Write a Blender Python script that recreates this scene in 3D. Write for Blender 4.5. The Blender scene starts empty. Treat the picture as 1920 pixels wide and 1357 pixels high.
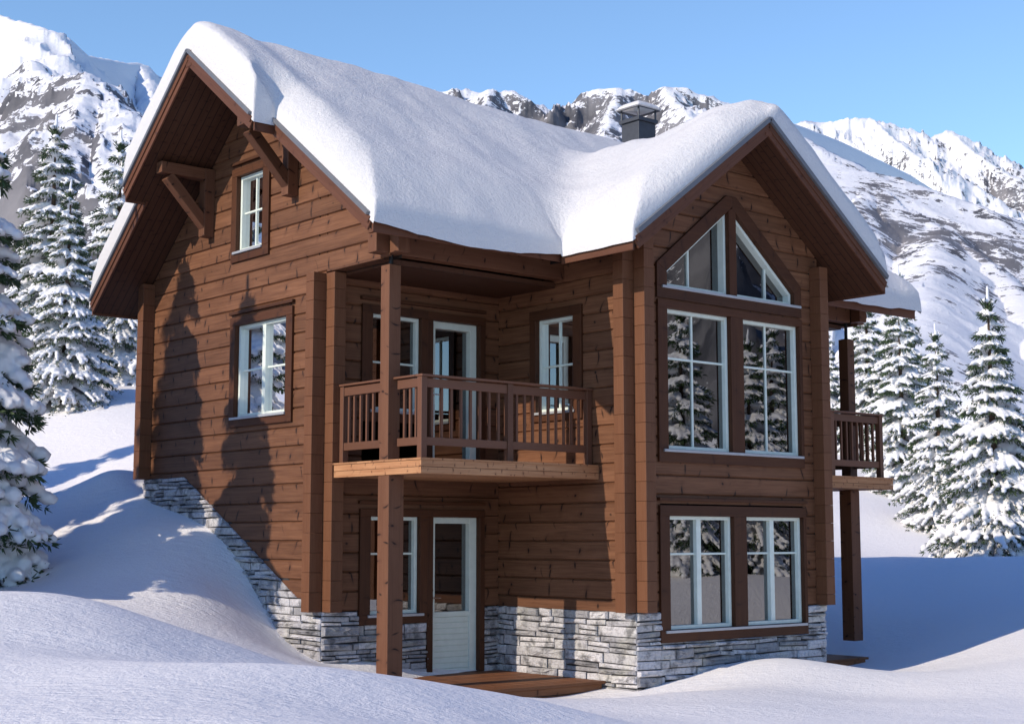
import bpy, bmesh, math, random
import numpy as np
from mathutils import Vector
random.seed(7)
S = bpy.context.scene
COL = S.collection
R = math.radians

# ------------------------------------------------------------------ materials
class NT:
    def __init__(s, name):
        s.m = bpy.data.materials.new(name); s.m.use_nodes = True
        s.t = s.m.node_tree; s.n = s.t.nodes; s.l = s.t.links
        s.n.clear()
        s.out = s.n.new('ShaderNodeOutputMaterial')
        s.b = s.n.new('ShaderNodeBsdfPrincipled')
        s.l.new(s.b.outputs[0], s.out.inputs[0])
    def set(s, sock, v):
        if hasattr(v, 'is_output') or isinstance(v, bpy.types.NodeSocket): s.l.new(v, sock)
        else: sock.default_value = v
    def node(s, typ, ins=None, out=0, **kw):
        n = s.n.new(typ)
        for k, v in kw.items(): setattr(n, k, v)
        for k, v in (ins or {}).items(): s.set(n.inputs[k], v)
        return n.outputs[out] if out is not None else n
    def math(s, op, a, b=0.0, c=0.0, clamp=False):
        return s.node('ShaderNodeMath', {0: a, 1: b, 2: c}, operation=op, use_clamp=clamp)
    def mapr(s, v, a, b, c=0.0, d=1.0):
        return s.node('ShaderNodeMapRange', {0: v, 1: a, 2: b, 3: c, 4: d})
    def mix(s, f, a, b, blend='MIX'):
        n = s.n.new('ShaderNodeMix'); n.data_type = 'RGBA'; n.blend_type = blend
        s.set(n.inputs[0], f); s.set(n.inputs[6], a); s.set(n.inputs[7], b)
        return n.outputs[2]
    def noise(s, vec, scale, detail=4.0, rough=.55, dist=0.0):
        return s.node('ShaderNodeTexNoise', {'Vector': vec, 'Scale': scale, 'Detail': detail, 'Roughness': rough, 'Distortion': dist})
    def comb(s, x, y, z=0.0): return s.node('ShaderNodeCombineXYZ', {0: x, 1: y, 2: z})
    def attr(s, name, out='Fac'):
        n = s.n.new('ShaderNodeAttribute'); n.attribute_name = name; return n.outputs[out]
    def bump(s, h, strength=.4, dist=.01):
        o = s.node('ShaderNodeBump', {'Height': h, 'Strength': strength, 'Distance': dist})
        s.l.new(o, s.b.inputs['Normal'])
    def pos(s): return s.node('ShaderNodeNewGeometry', out=0)
def c4(r, g, b): return (r, g, b, 1.0)

def wood_mat(name, base, light, knots=1.0, knot_size=1.0, rough=.62, grainbump=.15, boards=0.0, vary=1.0):
    w = NT(name)
    uvn = w.n.new('ShaderNodeUVMap'); uvn.uv_map = 'UVMap'
    sep = w.node('ShaderNodeSeparateXYZ', {0: uvn.outputs[0]}, out=None)
    u, v = sep.outputs[0], sep.outputs[1]
    rnd = w.attr('rnd')
    off = w.math('MULTIPLY', rnd, 37.0)
    uo = w.math('ADD', u, off); vo = w.math('ADD', v, w.math('MULTIPLY', rnd, 11.3))
    g1 = w.noise(w.comb(w.math('MULTIPLY', uo, 1.3), w.math('MULTIPLY', vo, 42.0)), 1.0, 5.0, .6, .6)
    g2 = w.noise(w.comb(w.math('MULTIPLY', uo, .9), w.math('MULTIPLY', vo, 7.0)), 1.0, 3.0, .5, .8)
    g3 = w.noise(w.comb(w.math('MULTIPLY', uo, 5.0), w.math('MULTIPLY', vo, 190.0)), 1.0, 2.0, .5)
    f = w.math('ADD', w.math('MULTIPLY', g1, .5), w.math('ADD', w.math('MULTIPLY', g2, .35), w.math('MULTIPLY', g3, .15)))
    f = w.mapr(f, .38, .62)
    col = w.mix(f, c4(*base), c4(*light))
    tone = w.mapr(rnd, 0, 1, 1 - .16 * vary, 1 + .14 * vary)
    col = w.mix(1.0, col, w.comb(tone, tone, tone), 'MULTIPLY')
    h = g1
    if knots > 0:
        ku = w.math('MULTIPLY', uo, 2.6 / knot_size); kv = w.math('MULTIPLY', vo, 4.6 / knot_size)
        vor = w.n.new('ShaderNodeTexVoronoi'); vor.voronoi_dimensions = '2D'; vor.feature = 'F1'
        w.l.new(w.comb(ku, kv), vor.inputs['Vector']); vor.inputs['Scale'].default_value = 1.0
        ps = w.node('ShaderNodeSeparateXYZ', {0: vor.outputs['Position']}, out=None)
        cs = w.node('ShaderNodeSeparateColor', {0: vor.outputs['Color']}, out=None)
        du = w.math('SUBTRACT', ku, ps.outputs[0]); dv = w.math('SUBTRACT', kv, ps.outputs[1])
        bend = w.math('MULTIPLY', w.math('SUBTRACT', cs.outputs[2], .5), 1.0)
        du = w.math('ADD', du, w.math('MULTIPLY', w.math('MULTIPLY', dv, dv), bend))
        slant = w.math('MULTIPLY', w.math('SUBTRACT', cs.outputs[0], .6), .7)
        du = w.math('ADD', du, w.math('MULTIPLY', dv, slant))
        long = w.mapr(w.math('POWER', cs.outputs[1], 1.4), 0, 1, .07, .52)
        thick = w.mapr(cs.outputs[1], 0, 1, .060, .032)
        du = w.math('DIVIDE', du, thick); dv = w.math('DIVIDE', dv, long)
        d = w.math('SQRT', w.math('ADD', w.math('MULTIPLY', du, du), w.math('MULTIPLY', dv, dv)))
        k = w.mapr(d, .45, 1.25, 1.0, 0.0)
        k = w.math('MULTIPLY', k, w.mapr(cs.outputs[0], .18, .42, 0.0, 1.0))
        k = w.math('MULTIPLY', k, knots, clamp=True)
        halo = w.math('MULTIPLY', w.mapr(d, .5, 4.0, .35, 0.0), w.mapr(cs.outputs[0], .4, .7, 0.0, 1.0))
        dk = (base[0] * .12, base[1] * .10, base[2] * .12)
        col = w.mix(halo, col, c4(base[0] * .6, base[1] * .5, base[2] * .5))
        col = w.mix(k, col, c4(*dk))
    if boards > 0:
        fr = w.math('FRACT', w.math('DIVIDE', v, boards))
        e = w.math('ABSOLUTE', w.math('SUBTRACT', fr, .5))
        ln = w.mapr(e, .43, .48, 0.0, 1.0)
        col = w.mix(ln, col, c4(base[0] * .1, base[1] * .1, base[2] * .1))
        h = w.math('SUBTRACT', w.math('MULTIPLY', g1, .2), ln)
    w.set(w.b.inputs['Base Color'], col)
    w.b.inputs['Roughness'].default_value = rough
    w.b.inputs['Specular IOR Level'].default_value = .3
    w.bump(h, grainbump, .006)
    return w.m

LOG = wood_mat('log_wood', (0.0992, 0.0385, 0.0168), (0.1929, 0.0844, 0.0412))
LOGEND = wood_mat('log_end_wood', (0.1209, 0.0458, 0.0193), (0.1542, 0.0629, 0.0288), knots=.0, vary=.35)
TRIM = wood_mat('trim_wood', (0.0546, 0.0168, 0.0054), (0.0806, 0.0276, 0.0096), knots=.35, grainbump=.08)
BEAM = wood_mat('post_wood', (0.1119, 0.0446, 0.0214), (0.1481, 0.0642, 0.0332), knots=1.0, knot_size=.8)
RAIL = wood_mat('painted_rail_wood', (0.1322, 0.0573, 0.0322), (0.1488, 0.0664, 0.0388), knots=0, grainbump=.05, rough=.5)
DECKW = wood_mat('larch_deck_wood', (0.3110, 0.1364, 0.0598), (0.4493, 0.2327, 0.1126), knots=1.0, knot_size=.42, grainbump=.1)
TERR = wood_mat('terrace_wood', (0.1615, 0.0612, 0.0236), (0.2422, 0.1020, 0.0434), knots=.6, boards=.145)
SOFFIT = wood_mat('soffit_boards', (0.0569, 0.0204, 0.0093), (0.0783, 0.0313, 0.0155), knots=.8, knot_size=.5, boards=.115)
FASC = wood_mat('fascia_wood', (0.0998, 0.0355, 0.0172), (0.1300, 0.0504, 0.0256), knots=.4, grainbump=.06)

def plain(name, col, rough=.5, metallic=0.0, nz=0.0, spec=.5):
    w = NT(name)
    if nz:
        n = w.noise(w.pos(), 9.0, 5.0)
        w.set(w.b.inputs['Base Color'], w.mix(w.mapr(n, .3, .7), c4(*[x * (1 - nz) for x in col]), c4(*[min(1, x * (1 + nz)) for x in col])))
        w.bump(w.noise(w.pos(), 120.0, 3.0), .08, .002)
    else: w.b.inputs['Base Color'].default_value = c4(*col)
    w.b.inputs['Roughness'].default_value = rough; w.b.inputs['Metallic'].default_value = metallic
    w.b.inputs['Specular IOR Level'].default_value = spec
    return w.m
WHITE = plain('pale_painted_wood', (.70, .76, .68), .42, nz=.05)
SILLM = plain('grey_sill_metal', (.42, .43, .45), .4, .3, nz=.06)
CHIM = plain('dark_chimney_metal', (.062, .066, .076), .5, .4, nz=.12)
STEEL = plain('steel', (.6, .6, .6), .25, 1.0)
BLACK = plain('black_steel', (.015, .015, .016), .5, .5)
EDGE = plain('roof_edge_metal', (.16, .165, .18), .45, .3, nz=.08)
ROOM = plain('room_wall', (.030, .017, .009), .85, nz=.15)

def glass_mat():
    w = NT('window_glass')
    w.n.remove(w.b)
    g = w.node('ShaderNodeBsdfGlossy', {'Color': c4(.92, .92, .92), 'Roughness': .0})
    wv = w.noise(w.pos(), 1.3, 2.0)
    bp = w.node('ShaderNodeBump', {'Height': wv, 'Strength': .04, 'Distance': .02})
    w.l.new(bp, g.node.inputs['Normal'])
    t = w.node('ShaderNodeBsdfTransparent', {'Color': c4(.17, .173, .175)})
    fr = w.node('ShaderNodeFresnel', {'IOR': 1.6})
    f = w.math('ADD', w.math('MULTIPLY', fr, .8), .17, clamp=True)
    m = w.node('ShaderNodeMixShader', {0: f, 1: t, 2: g})
    w.l.new(m, w.out.inputs[0])
    return w.m
GLASS = glass_mat()

def stone_mat():
    w = NT('ledge_stone')
    rnd = w.attr('rnd'); p = w.pos()
    n1 = w.noise(p, 5.0, 6.0, .65); n2 = w.noise(p, 26.0, 6.0, .7)
    col = w.mix(w.mapr(rnd, 0, 1), c4(.28, .275, .285), c4(.68, .66, .67))
    col = w.mix(w.math('MULTIPLY', w.mapr(w.noise(p, 3.0, 2.0), .5, .65), .35), col, c4(.60, .58, .48))
    dark = w.mapr(n1, .50, .64, 0.0, .80)
    col = w.mix(dark, col, c4(.10, .10, .105))
    col = w.mix(w.mapr(n2, .45, .72, 0.0, .5), col, c4(.13, .125, .125))
    w.set(w.b.inputs['Base Color'], col)
    w.b.inputs['Roughness'].default_value = .85
    sep = w.node('ShaderNodeSeparateXYZ', {0: p}, out=None)
    lay = w.noise(w.comb(w.math('MULTIPLY', sep.outputs[0], 5.0), w.math('MULTIPLY', sep.outputs[1], 5.0), w.math('MULTIPLY', sep.outputs[2], 22.0)), 1.0, 6.0, .7)
    w.bump(w.math('ADD', w.math('MULTIPLY', lay, 1.0), w.math('MULTIPLY', n2, .35)), .9, .035)
    return w.m
STONE = stone_mat()
GAP = plain('stone_joint', (.035, .034, .035), .95)

def snow_mat(name, scale=1.0, streak=False, strength=.35, dist=.02, col=(.76, .755, .765)):
    w = NT(name)
    p = w.pos()
    n1 = w.noise(p, 9.0 * scale, 5.0, .6)
    n2 = w.noise(p, 45.0 * scale, 4.0, .6)
    if streak:
        sep = w.node('ShaderNodeSeparateXYZ', {0: p}, out=None)
        a = w.math('ADD', w.math('MULTIPLY', sep.outputs[0], .78), w.math('MULTIPLY', sep.outputs[1], -.62))
        b = w.math('ADD', w.math('MULTIPLY', sep.outputs[0], .62), w.math('MULTIPLY', sep.outputs[1], .78))
        n3 = w.noise(w.comb(w.math('MULTIPLY', a, 4.0), w.math('MULTIPLY', b, 14.0)), 1.0, 4.0, .6, .5)
        n4 = w.noise(p, .5, 3.0)
        h = w.math('ADD', w.math('MULTIPLY', n1, .9), w.math('ADD', w.math('MULTIPLY', n2, .45), w.math('MULTIPLY', n3, w.mapr(n4, .35, .65, .3, 1.3))))
    else:
        h = w.math('ADD', n1, w.math('MULTIPLY', n2, .55))
    w.b.inputs['Base Color'].default_value = c4(*col)
    w.b.inputs['Roughness'].default_value = .75
    w.b.inputs['Specular IOR Level'].default_value = .2
    w.bump(h, strength, dist)
    return w.m
SNOWG = snow_mat('ground_snow', .9, True, .6, .035, (.90, .88, .86))
SNOWR = snow_mat('roof_snow_surface', 1.9, False, .8, .028, (.71, .70, .695))
SNOWT = snow_mat('tree_snow', 1.2, False, .3, .02, (.80, .80, .81))

def needle_mat():
    w = NT('spruce_needles')
    n = w.noise(w.pos(), 3.0, 3.0)
    w.set(w.b.inputs['Base Color'], w.mix(w.mapr(w.math('ADD', w.math('MULTIPLY', w.attr('rnd'), .6), w.math('MULTIPLY', n, .4)), .2, .8), c4(.016, .034, .012), c4(.055, .098, .030)))
    w.b.inputs['Roughness'].default_value = .6
    return w.m
NEEDLE = needle_mat()
def bark_mat():
    w = NT('spruce_bark')
    n = w.noise(w.pos(), 14.0, 5.0)
    w.set(w.b.inputs['Base Color'], w.mix(w.mapr(n, .3, .7), c4(.045, .028, .018), c4(.12, .075, .05)))
    w.b.inputs['Roughness'].default_value = .9; w.bump(n, .6, .02)
    return w.m
BARK = bark_mat()

def mountain_mat():
    w = NT('alpine_rock_and_snow')
    p = w.pos()
    a = w.attr('rock')
    n = w.noise(p, .032, 11.0, .80)
    n2 = w.noise(p, .13, 5.0, .7)
    v = w.math('ADD', a, w.math('ADD', w.math('MULTIPLY', w.math('SUBTRACT', n, .5), 2.6), w.math('MULTIPLY', w.math('SUBTRACT', n2, .5), 2.2)))
    m = w.mapr(v, .46, .54)
    rc = w.mix(w.mapr(w.noise(p, .02, 5.0), .35, .65), c4(.085, .086, .097), c4(.25, .242, .25))
    w.set(w.b.inputs['Base Color'], w.mix(m, c4(.86, .86, .87), rc))
    w.b.inputs['Roughness'].default_value = .85; w.b.inputs['Specular IOR Level'].default_value = .1
    w.bump(w.noise(p, .07, 9.0, .75), .32, 7.0)
    return w.m
MOUNT = mountain_mat()

# ------------------------------------------------------------------ mesh builder
class MB:
    def __init__(s): s.v = []; s.f = []; s.uv = []; s.r = []
    def face(s, pts, uvs, r=0.0):
        i = len(s.v); s.v += [tuple(p) for p in pts]
        s.f.append(tuple(range(i, i + len(pts)))); s.uv += list(uvs); s.r.append(r)
    def faces(s, pts, idx, uvf, r=0.0):
        i = len(s.v); s.v += [tuple(p) for p in pts]
        for q in idx:
            s.f.append(tuple(i + k for k in q)); s.uv += [uvf(pts[k], q) for k in q]; s.r.append(r)
    def obox(s, c, ax, hd, r=None):
        """oriented box: centre, three unit axes, three half sizes"""
        r = random.random() if r is None else r
        c = Vector(c); ax = [Vector(a) for a in ax]
        order = sorted(range(3), key=lambda k: -hd[k])
        loc = [(x, y, z) for x in (-1, 1) for y in (-1, 1) for z in (-1, 1)]
        i = len(s.v)
        for l in loc: s.v.append(tuple(c + ax[0] * l[0] * hd[0] + ax[1] * l[1] * hd[1] + ax[2] * l[2] * hd[2]))
        Q = [((0, 1, 3, 2), 0), ((4, 6, 7, 5), 0), ((0, 4, 5, 1), 1), ((2, 3, 7, 6), 1), ((0, 2, 6, 4), 2), ((1, 5, 7, 3), 2)]
        for q, n in Q:
            ab = [k for k in order if k != n]
            s.f.append(tuple(i + k for k in q)); s.r.append(r)
            for k in q: s.uv.append((loc[k][ab[0]] * hd[ab[0]] + n * 1.7, loc[k][ab[1]] * hd[ab[1]] + n * .61))
        return s
    def box(s, a, b, r=None):
        lo = [min(a[k], b[k]) for k in range(3)]; hi = [max(a[k], b[k]) for k in range(3)]
        return s.obox([(lo[k] + hi[k]) / 2 for k in range(3)], ((1, 0, 0), (0, 1, 0), (0, 0, 1)), [(hi[k] - lo[k]) / 2 for k in range(3)], r)
    def bar(s, p, q, w, h, up=(0, 0, 1), r=None):
        p = Vector(p); q = Vector(q); d = q - p; L = d.length; d /= L
        sd = d.cross(Vector(up)).normalized(); u2 = sd.cross(d)
        return s.obox((p + q) / 2, (d, sd, u2), (L / 2, w / 2, h / 2), r)
    def prism(s, M, poly, d0, d1, r=None):
        """polygon in (u, z) extruded along the outward depth d"""
        r = random.random() if r is None else r
        n = len(poly)
        du = max(p[0] for p in poly) - min(p[0] for p in poly); dz = max(p[1] for p in poly) - min(p[1] for p in poly)
        sw = dz > du
        P = [M(u, z, d1) for u, z in poly] + [M(u, z, d0) for u, z in poly]
        i = len(s.v); s.v += [tuple(p) for p in P]
        uvp = [(z, u) if sw else (u, z) for u, z in poly]
        s.f.append(tuple(i + k for k in range(n))); s.uv += uvp; s.r.append(r)
        s.f.append(tuple(i + n + k for k in reversed(range(n)))); s.uv += list(reversed(uvp)); s.r.append(r)
        for k in range(n):
            k2 = (k + 1) % n
            s.f.append((i + k, i + n + k, i + n + k2, i + k2)); s.r.append(r)
            L = math.hypot(poly[k2][0] - poly[k][0], poly[k2][1] - poly[k][1])
            s.uv += [(0, 0), (0, d1 - d0), (L, d1 - d0), (L, 0)]
        return s
    def cyl(s, p, q, r0, r1=None, n=10, r=0.0):
        r1 = r0 if r1 is None else r1
        p = Vector(p); q = Vector(q); d = (q - p).normalized()
        a = d.orthogonal().normalized(); b = d.cross(a)
        i = len(s.v)
        for c, rr in ((p, r0), (q, r1)):
            for k in range(n):
                t = 2 * math.pi * k / n; s.v.append(tuple(c + a * math.cos(t) * rr + b * math.sin(t) * rr))
        L = (q - p).length
        for k in range(n):
            k2 = (k + 1) % n
            s.f.append((i + k, i + k2, i + n + k2, i + n + k)); s.r.append(r)
            s.uv += [(0, k / n), (0, (k + 1) / n), (L, (k + 1) / n), (L, k / n)]
        for o in (0, n):
            s.f.append(tuple(i + o + k for k in range(n))); s.r.append(r); s.uv += [(0, 0)] * n
        return s
    def mesh(s, name, mat):
        me = bpy.data.meshes.new(name); me.from_pydata(s.v, [], s.f)
        uvl = me.uv_layers.new(name='UVMap')
        uvl.data.foreach_set('uv', np.array(s.uv, 'f').ravel())
        at = me.attributes.new('rnd', 'FLOAT', 'FACE'); at.data.foreach_set('value', np.array(s.r, 'f'))
        me.materials.append(mat); me.update()
        return me
    def build(s, name, mat, parent=None, bevel=0.0, smooth=False):
        me = s.mesh(name, mat)
        if smooth: me.polygons.foreach_set('use_smooth', [True] * len(me.polygons))
        o = bpy.data.objects.new(name, me); COL.objects.link(o)
        if parent is not None: o.parent = parent
        if bevel:
            m = o.modifiers.new('edge', 'BEVEL'); m.width = bevel; m.segments = 2; m.limit_method = 'ANGLE'; m.angle_limit = R(40)
        return o

def tag(o, label, cat, group=None, kind=None):
    if label: o['label'] = label
    if cat: o['category'] = cat
    if group: o['group'] = group
    if kind: o['kind'] = kind
    return o
def empty(name, loc=(0, 0, 0), parent=None):
    o = bpy.data.objects.new(name, None); COL.objects.link(o); o.location = loc; o.empty_display_size = .3
    if parent is not None: o.parent = parent
    return o

# ------------------------------------------------------------------ house numbers (metres)
XW, XB, XR = -2.977, 3.85, 6.62        # left gable wall, bay right wall, right gable wall
YR, YK, YP = 2.75, 7.78, 1.343         # recessed front wall, back wall, porch beam
T, E = .185, .197                      # log thickness, log end projection
CH = .2535                             # log course
XC = (0 + XB) / 2
RY, RZ, SF, SB = 4.62, 7.50, .74, .85  # main ridge (underside), front and back pitch
BRZ, BS = 6.47, .74                    # bay ridge underside, pitch
def main_z(y): return RZ - (SF * (RY - y) if y < RY else SB * (y - RY))
def bay_z(x): return BRZ - BS * abs(x - XC)

house = tag(empty('log_house', (1.9, 4.0, -1.0)), 'brown log house on a stone base with snow on its two gabled roofs', 'house')
house.matrix_world  # identity rotation; parts are built in world metres
class Part:
    pass
HOFF = Vector((1.9, 4.0, -1.0))
def hbuild(mb, name, mat, parent=None, bevel=0.0, smooth=False):
    o = mb.build(name, mat, None, bevel, smooth)
    o.parent = parent or house
    o.matrix_parent_inverse.identity()
    o.location = -HOFF if parent is None else (0, 0, 0)
    return o

def M_front(Y):   return lambda u, z, d: (u, Y - d, z)
def M_left(X):    return lambda u, z, d: (X - d, u, z)
def M_right(X):   return lambda u, z, d: (X + d, u, z)
def M_back(Y):    return lambda u, z, d: (u, Y + d, z)

def log_wall(name, M, z0, z1, phase, lohi, holes=(), thick=T, cuts=()):
    """courses of squared logs with a V joint; lohi(z) gives the ends, holes are (u0,u1,z0,z1)"""
    mb = MB(); bv, gd = .018, .025
    k0 = math.floor((z0 - phase) / CH)
    k = k0
    back = MB()
    while phase + k * CH < z1:
        za, zb = phase + k * CH, phase + (k + 1) * CH
        rnd = random.random()
        zs = {za, za + bv, zb - bv, zb}
        for h in holes: zs |= {h[2], h[3]}
        zs |= set(cuts)
        zs |= {z0, z1}
        zs = sorted(z for z in zs if max(za, z0) - 1e-6 <= z <= min(zb, z1) + 1e-6)
        def dep(z):
            t = min(z - za, zb - z)
            return -gd * max(0.0, 1 - t / bv) ** .8
        for a, b in zip(zs, zs[1:]):
            if b - a < 1e-5: continue
            m = (a + b) / 2
            la, ha = lohi(a + 1e-7); lb, hb = lohi(b - 1e-7)
            if la >= ha and lb >= hb: continue
            iv = [(la, ha, lb, hb)]
            for h in holes:
                if h[2] < m < h[3]:
                    nv = []
                    for (p, q, p2, q2) in iv:
                        if h[1] <= min(p, p2) or h[0] >= max(q, q2): nv.append((p, q, p2, q2)); continue
                        if h[0] > min(p, p2): nv.append((p, h[0], p2, h[0]))
                        if h[1] < max(q, q2): nv.append((h[1], q, h[1], q2))
                    iv = nv
            for (p, q, p2, q2) in iv:
                if q - p < 1e-4 and q2 - p2 < 1e-4: continue
                q = max(q, p); q2 = max(q2, p2)
                mb.face([M(p, a, dep(a)), M(q, a, dep(a)), M(q2, b, dep(b)), M(p2, b, dep(b))],
                        [(p, a), (q, a), (q2, b), (p2, b)], rnd)
                back.face([M(p, a, -thick), M(p2, b, -thick), M(q2, b, -thick), M(q, a, -thick)], [(p, a)] * 4, .5)
        k += 1
    o = hbuild(mb, name, LOG)
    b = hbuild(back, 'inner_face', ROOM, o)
    return o

def crossing(name, pieces):
    mb = MB()
    for (x0, x1, y0, y1, z0, z1, phase) in pieces:
        k = math.floor((z0 - phase) / CH)
        while phase + k * CH < z1 - .02:
            a, b = max(z0, phase + k * CH), min(z1, phase + (k + 1) * CH)
            if b - a > .03: mb.box((x0, y0, a + .0012), (x1, y1, b - .0012))
            k += 1
    return hbuild(mb, name, LOGEND, bevel=.005)

# ---------- walls
PX, PY_ = 0.0, .150     # course phase of walls along x / along y
# window openings (u0,u1,z0,z1) as the outer edge of the casing, a little inside
lw_lo, lw_up = (3.56, 5.14, 2.55, 4.05), (4.23, 5.18, 4.94, 6.25)
def left_lohi(z):
    y1 = min(YK, RY + (RZ + .06 - z) / SB)
    y0 = YR if z < 4.45 else max(YP - .02, RY - (RZ + .06 - z) / SF)
    if z < 1.85: y1 = min(y1, 3.02 + (z + .003) * (6.49 - 3.02) / 1.853)
    if z >= 4.45: y0 = max(y0, YP - .02)
    return (y0, y1)
log_wall('left_gable_wall', M_left(XW), 0.0, RZ, PY_, left_lohi, (lw_lo, lw_up), cuts=(1.85, 4.45, main_z(YP), main_z(YK)))
def bay_lohi(z):
    h = (BRZ + .06 - z) / BS
    return (max(0.0, XC - h), min(XB, XC + h))
TRI = [(.41, 4.13), (3.43, 4.13), (3.43, 4.58), (2.03, 5.71), (1.82, 5.71), (.41, 4.60)]
def tri_holes():
    hs = []; z = 4.15
    while z < 5.62:
        zb = z + .06
        a = .45 if zb < 4.6 else .45 + (zb - 4.6) * 1.27
        b = 3.40 if zb < 4.58 else 3.40 - (zb - 4.58) * 1.24
        hs.append((a, b, z, zb)); z = zb
    return hs
log_wall('bay_front_wall', M_front(0.0), 0.0, BRZ, PX, bay_lohi,
         [(.46, 3.40, -.4, 1.40), (.46, 3.40, 1.98, 4.08)] + tri_holes(), cuts=(bay_z(0),))
log_wall('bay_side_wall', M_left(0.0), 0.0, 4.95, PY_, lambda z: (0.0, YR), [(1.01, 1.99, 2.59, 4.08)])
log_wall('recessed_wall', M_front(YR), 0.0, 5.6, PX, lambda z: (XW, 0.0), [(-2.38, -.31, 1.90, 4.06), (-2.38, -1.29, -.2, 1.31), (-1.29, -.31, -.95, 1.31)])
log_wall('bay_side_wall', M_right(XB), 0.0, 4.95, PY_, lambda z: (0.0, YR))
log_wall('recessed_wall', M_front(YR), 0.0, 5.6, PX, lambda z: (XB, XR))
def right_lohi(z):
    a, b = left_lohi(z); return (a, YK if z < 1.85 else b)
log_wall('right_gable_wall', M_right(XR), 0.0, RZ, PY_, right_lohi, cuts=(4.45,))
log_wall('back_wall', M_back(YK), 1.7, 4.87, PX, lambda z: (XW, XR), [(2.35, 3.5, 2.45, 3.80)])
# ---------- crossing log ends at the corners
crossing('corner_logs', [(XW - E, XW, YR, YR + T, .0, 4.43, PX), (XW, XW + T, YR - E, YR, .0, 4.43, PY_)])
crossing('corner_logs', [(-E, 0, 0, T, .0, 4.97, PX), (0, T, -E, 0, .0, 4.97, PY_)])
crossing('corner_logs', [(XB, XB + E, 0, T, .0, 4.90, PX), (XB - T, XB, -E, 0, .0, 4.90, PY_)])
crossing('corner_logs', [(XW - E, XW, YK - T, YK, 1.85, 4.90, PX)])
crossing('corner_logs', [(XR, XR + E, YR, YR + T, .0, 4.43, PX), (XR - T, XR, YR - E, YR, .0, 4.43, PY_)])
# porch beams (crossing logs under the eave, the upper log end at the corner)
for x0, x1, sgn in ((XW, 0.0, -1), (XB, XR, 1)):
    mb = MB()
    oa, ob = (XW - E, 0.0) if sgn < 0 else (XB, XR + E)
    mb.box((oa, YP, 4.495), (ob, YP + T, 4.74)); mb.box((oa, YP + .004, 4.746), (ob, YP + T - .004, 4.985))
    xx = XW if sgn < 0 else XR - T
    mb.box((xx, YP - E, 4.495), (xx + T, YP + .0, 4.80))
    mb.box((xx + .002, YP + T + .002, 4.446), (xx + T - .002, YR - .002, 4.56))
    hbuild(mb, 'porch_beam', BEAM, bevel=.01)
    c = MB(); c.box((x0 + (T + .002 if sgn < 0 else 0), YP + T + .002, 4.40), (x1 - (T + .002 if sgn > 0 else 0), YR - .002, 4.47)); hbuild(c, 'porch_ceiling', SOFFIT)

# ---------- stone base
def clip(poly, f):
    out = []
    for k in range(len(poly)):
        p, q = poly[k], poly[(k + 1) % len(poly)]
        a, b = f(p), f(q)
        if a >= 0: out.append(p)
        if (a >= 0) != (b >= 0):
            t = a / (a - b); out.append((p[0] + t * (q[0] - p[0]), p[1] + t * (q[1] - p[1])))
    return out
def stone_piece(mb, M, poly, rg):
    d = rg.uniform(.004, .058); rr = rg.random(); n = len(poly)
    cu = sum(p[0] for p in poly) / n; cz = sum(p[1] for p in poly) / n
    ring = []      # dense outline so that the front face can be broken into chips
    for k in range(n):
        p, q = poly[k], poly[(k + 1) % n]; L = math.hypot(q[0] - p[0], q[1] - p[1]); m = max(1, int(L / .06))
        for t in range(m): ring.append((p[0] + (q[0] - p[0]) * t / m, p[1] + (q[1] - p[1]) * t / m))
    n = len(ring)
    P = [M(p[0], p[1], -.03) for p in ring]
    P += [M(p[0], p[1], d * .45 * rg.uniform(.6, 1.1)) for p in ring]
    def ins(p, s_): return (p[0] + (cu - p[0]) * s_ * .25, p[1] + max(-.012, min(.012, (cz - p[1]) * s_)))
    P += [M(*ins(p, .35), d * rg.uniform(.75, 1.1)) for p in ring]
    mid = [(p[0] + (cu - p[0]) * .5, cz + (p[1] - cz) * .15) for p in ring]
    P += [M(*p, d * rg.uniform(.8, 1.35)) for p in mid]
    P.append(M(cu, cz, d * 1.1))
    idx = []
    for k in range(n):
        k2 = (k + 1) % n
        for o in (0, n, 2 * n): idx.append((o + k, o + k2, o + n + k2, o + n + k))
        idx.append((3 * n + k, 3 * n + k2, 4 * n))
    mb.faces(P, idx, lambda p, q: (p[0], p[2]), rr)
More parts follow.
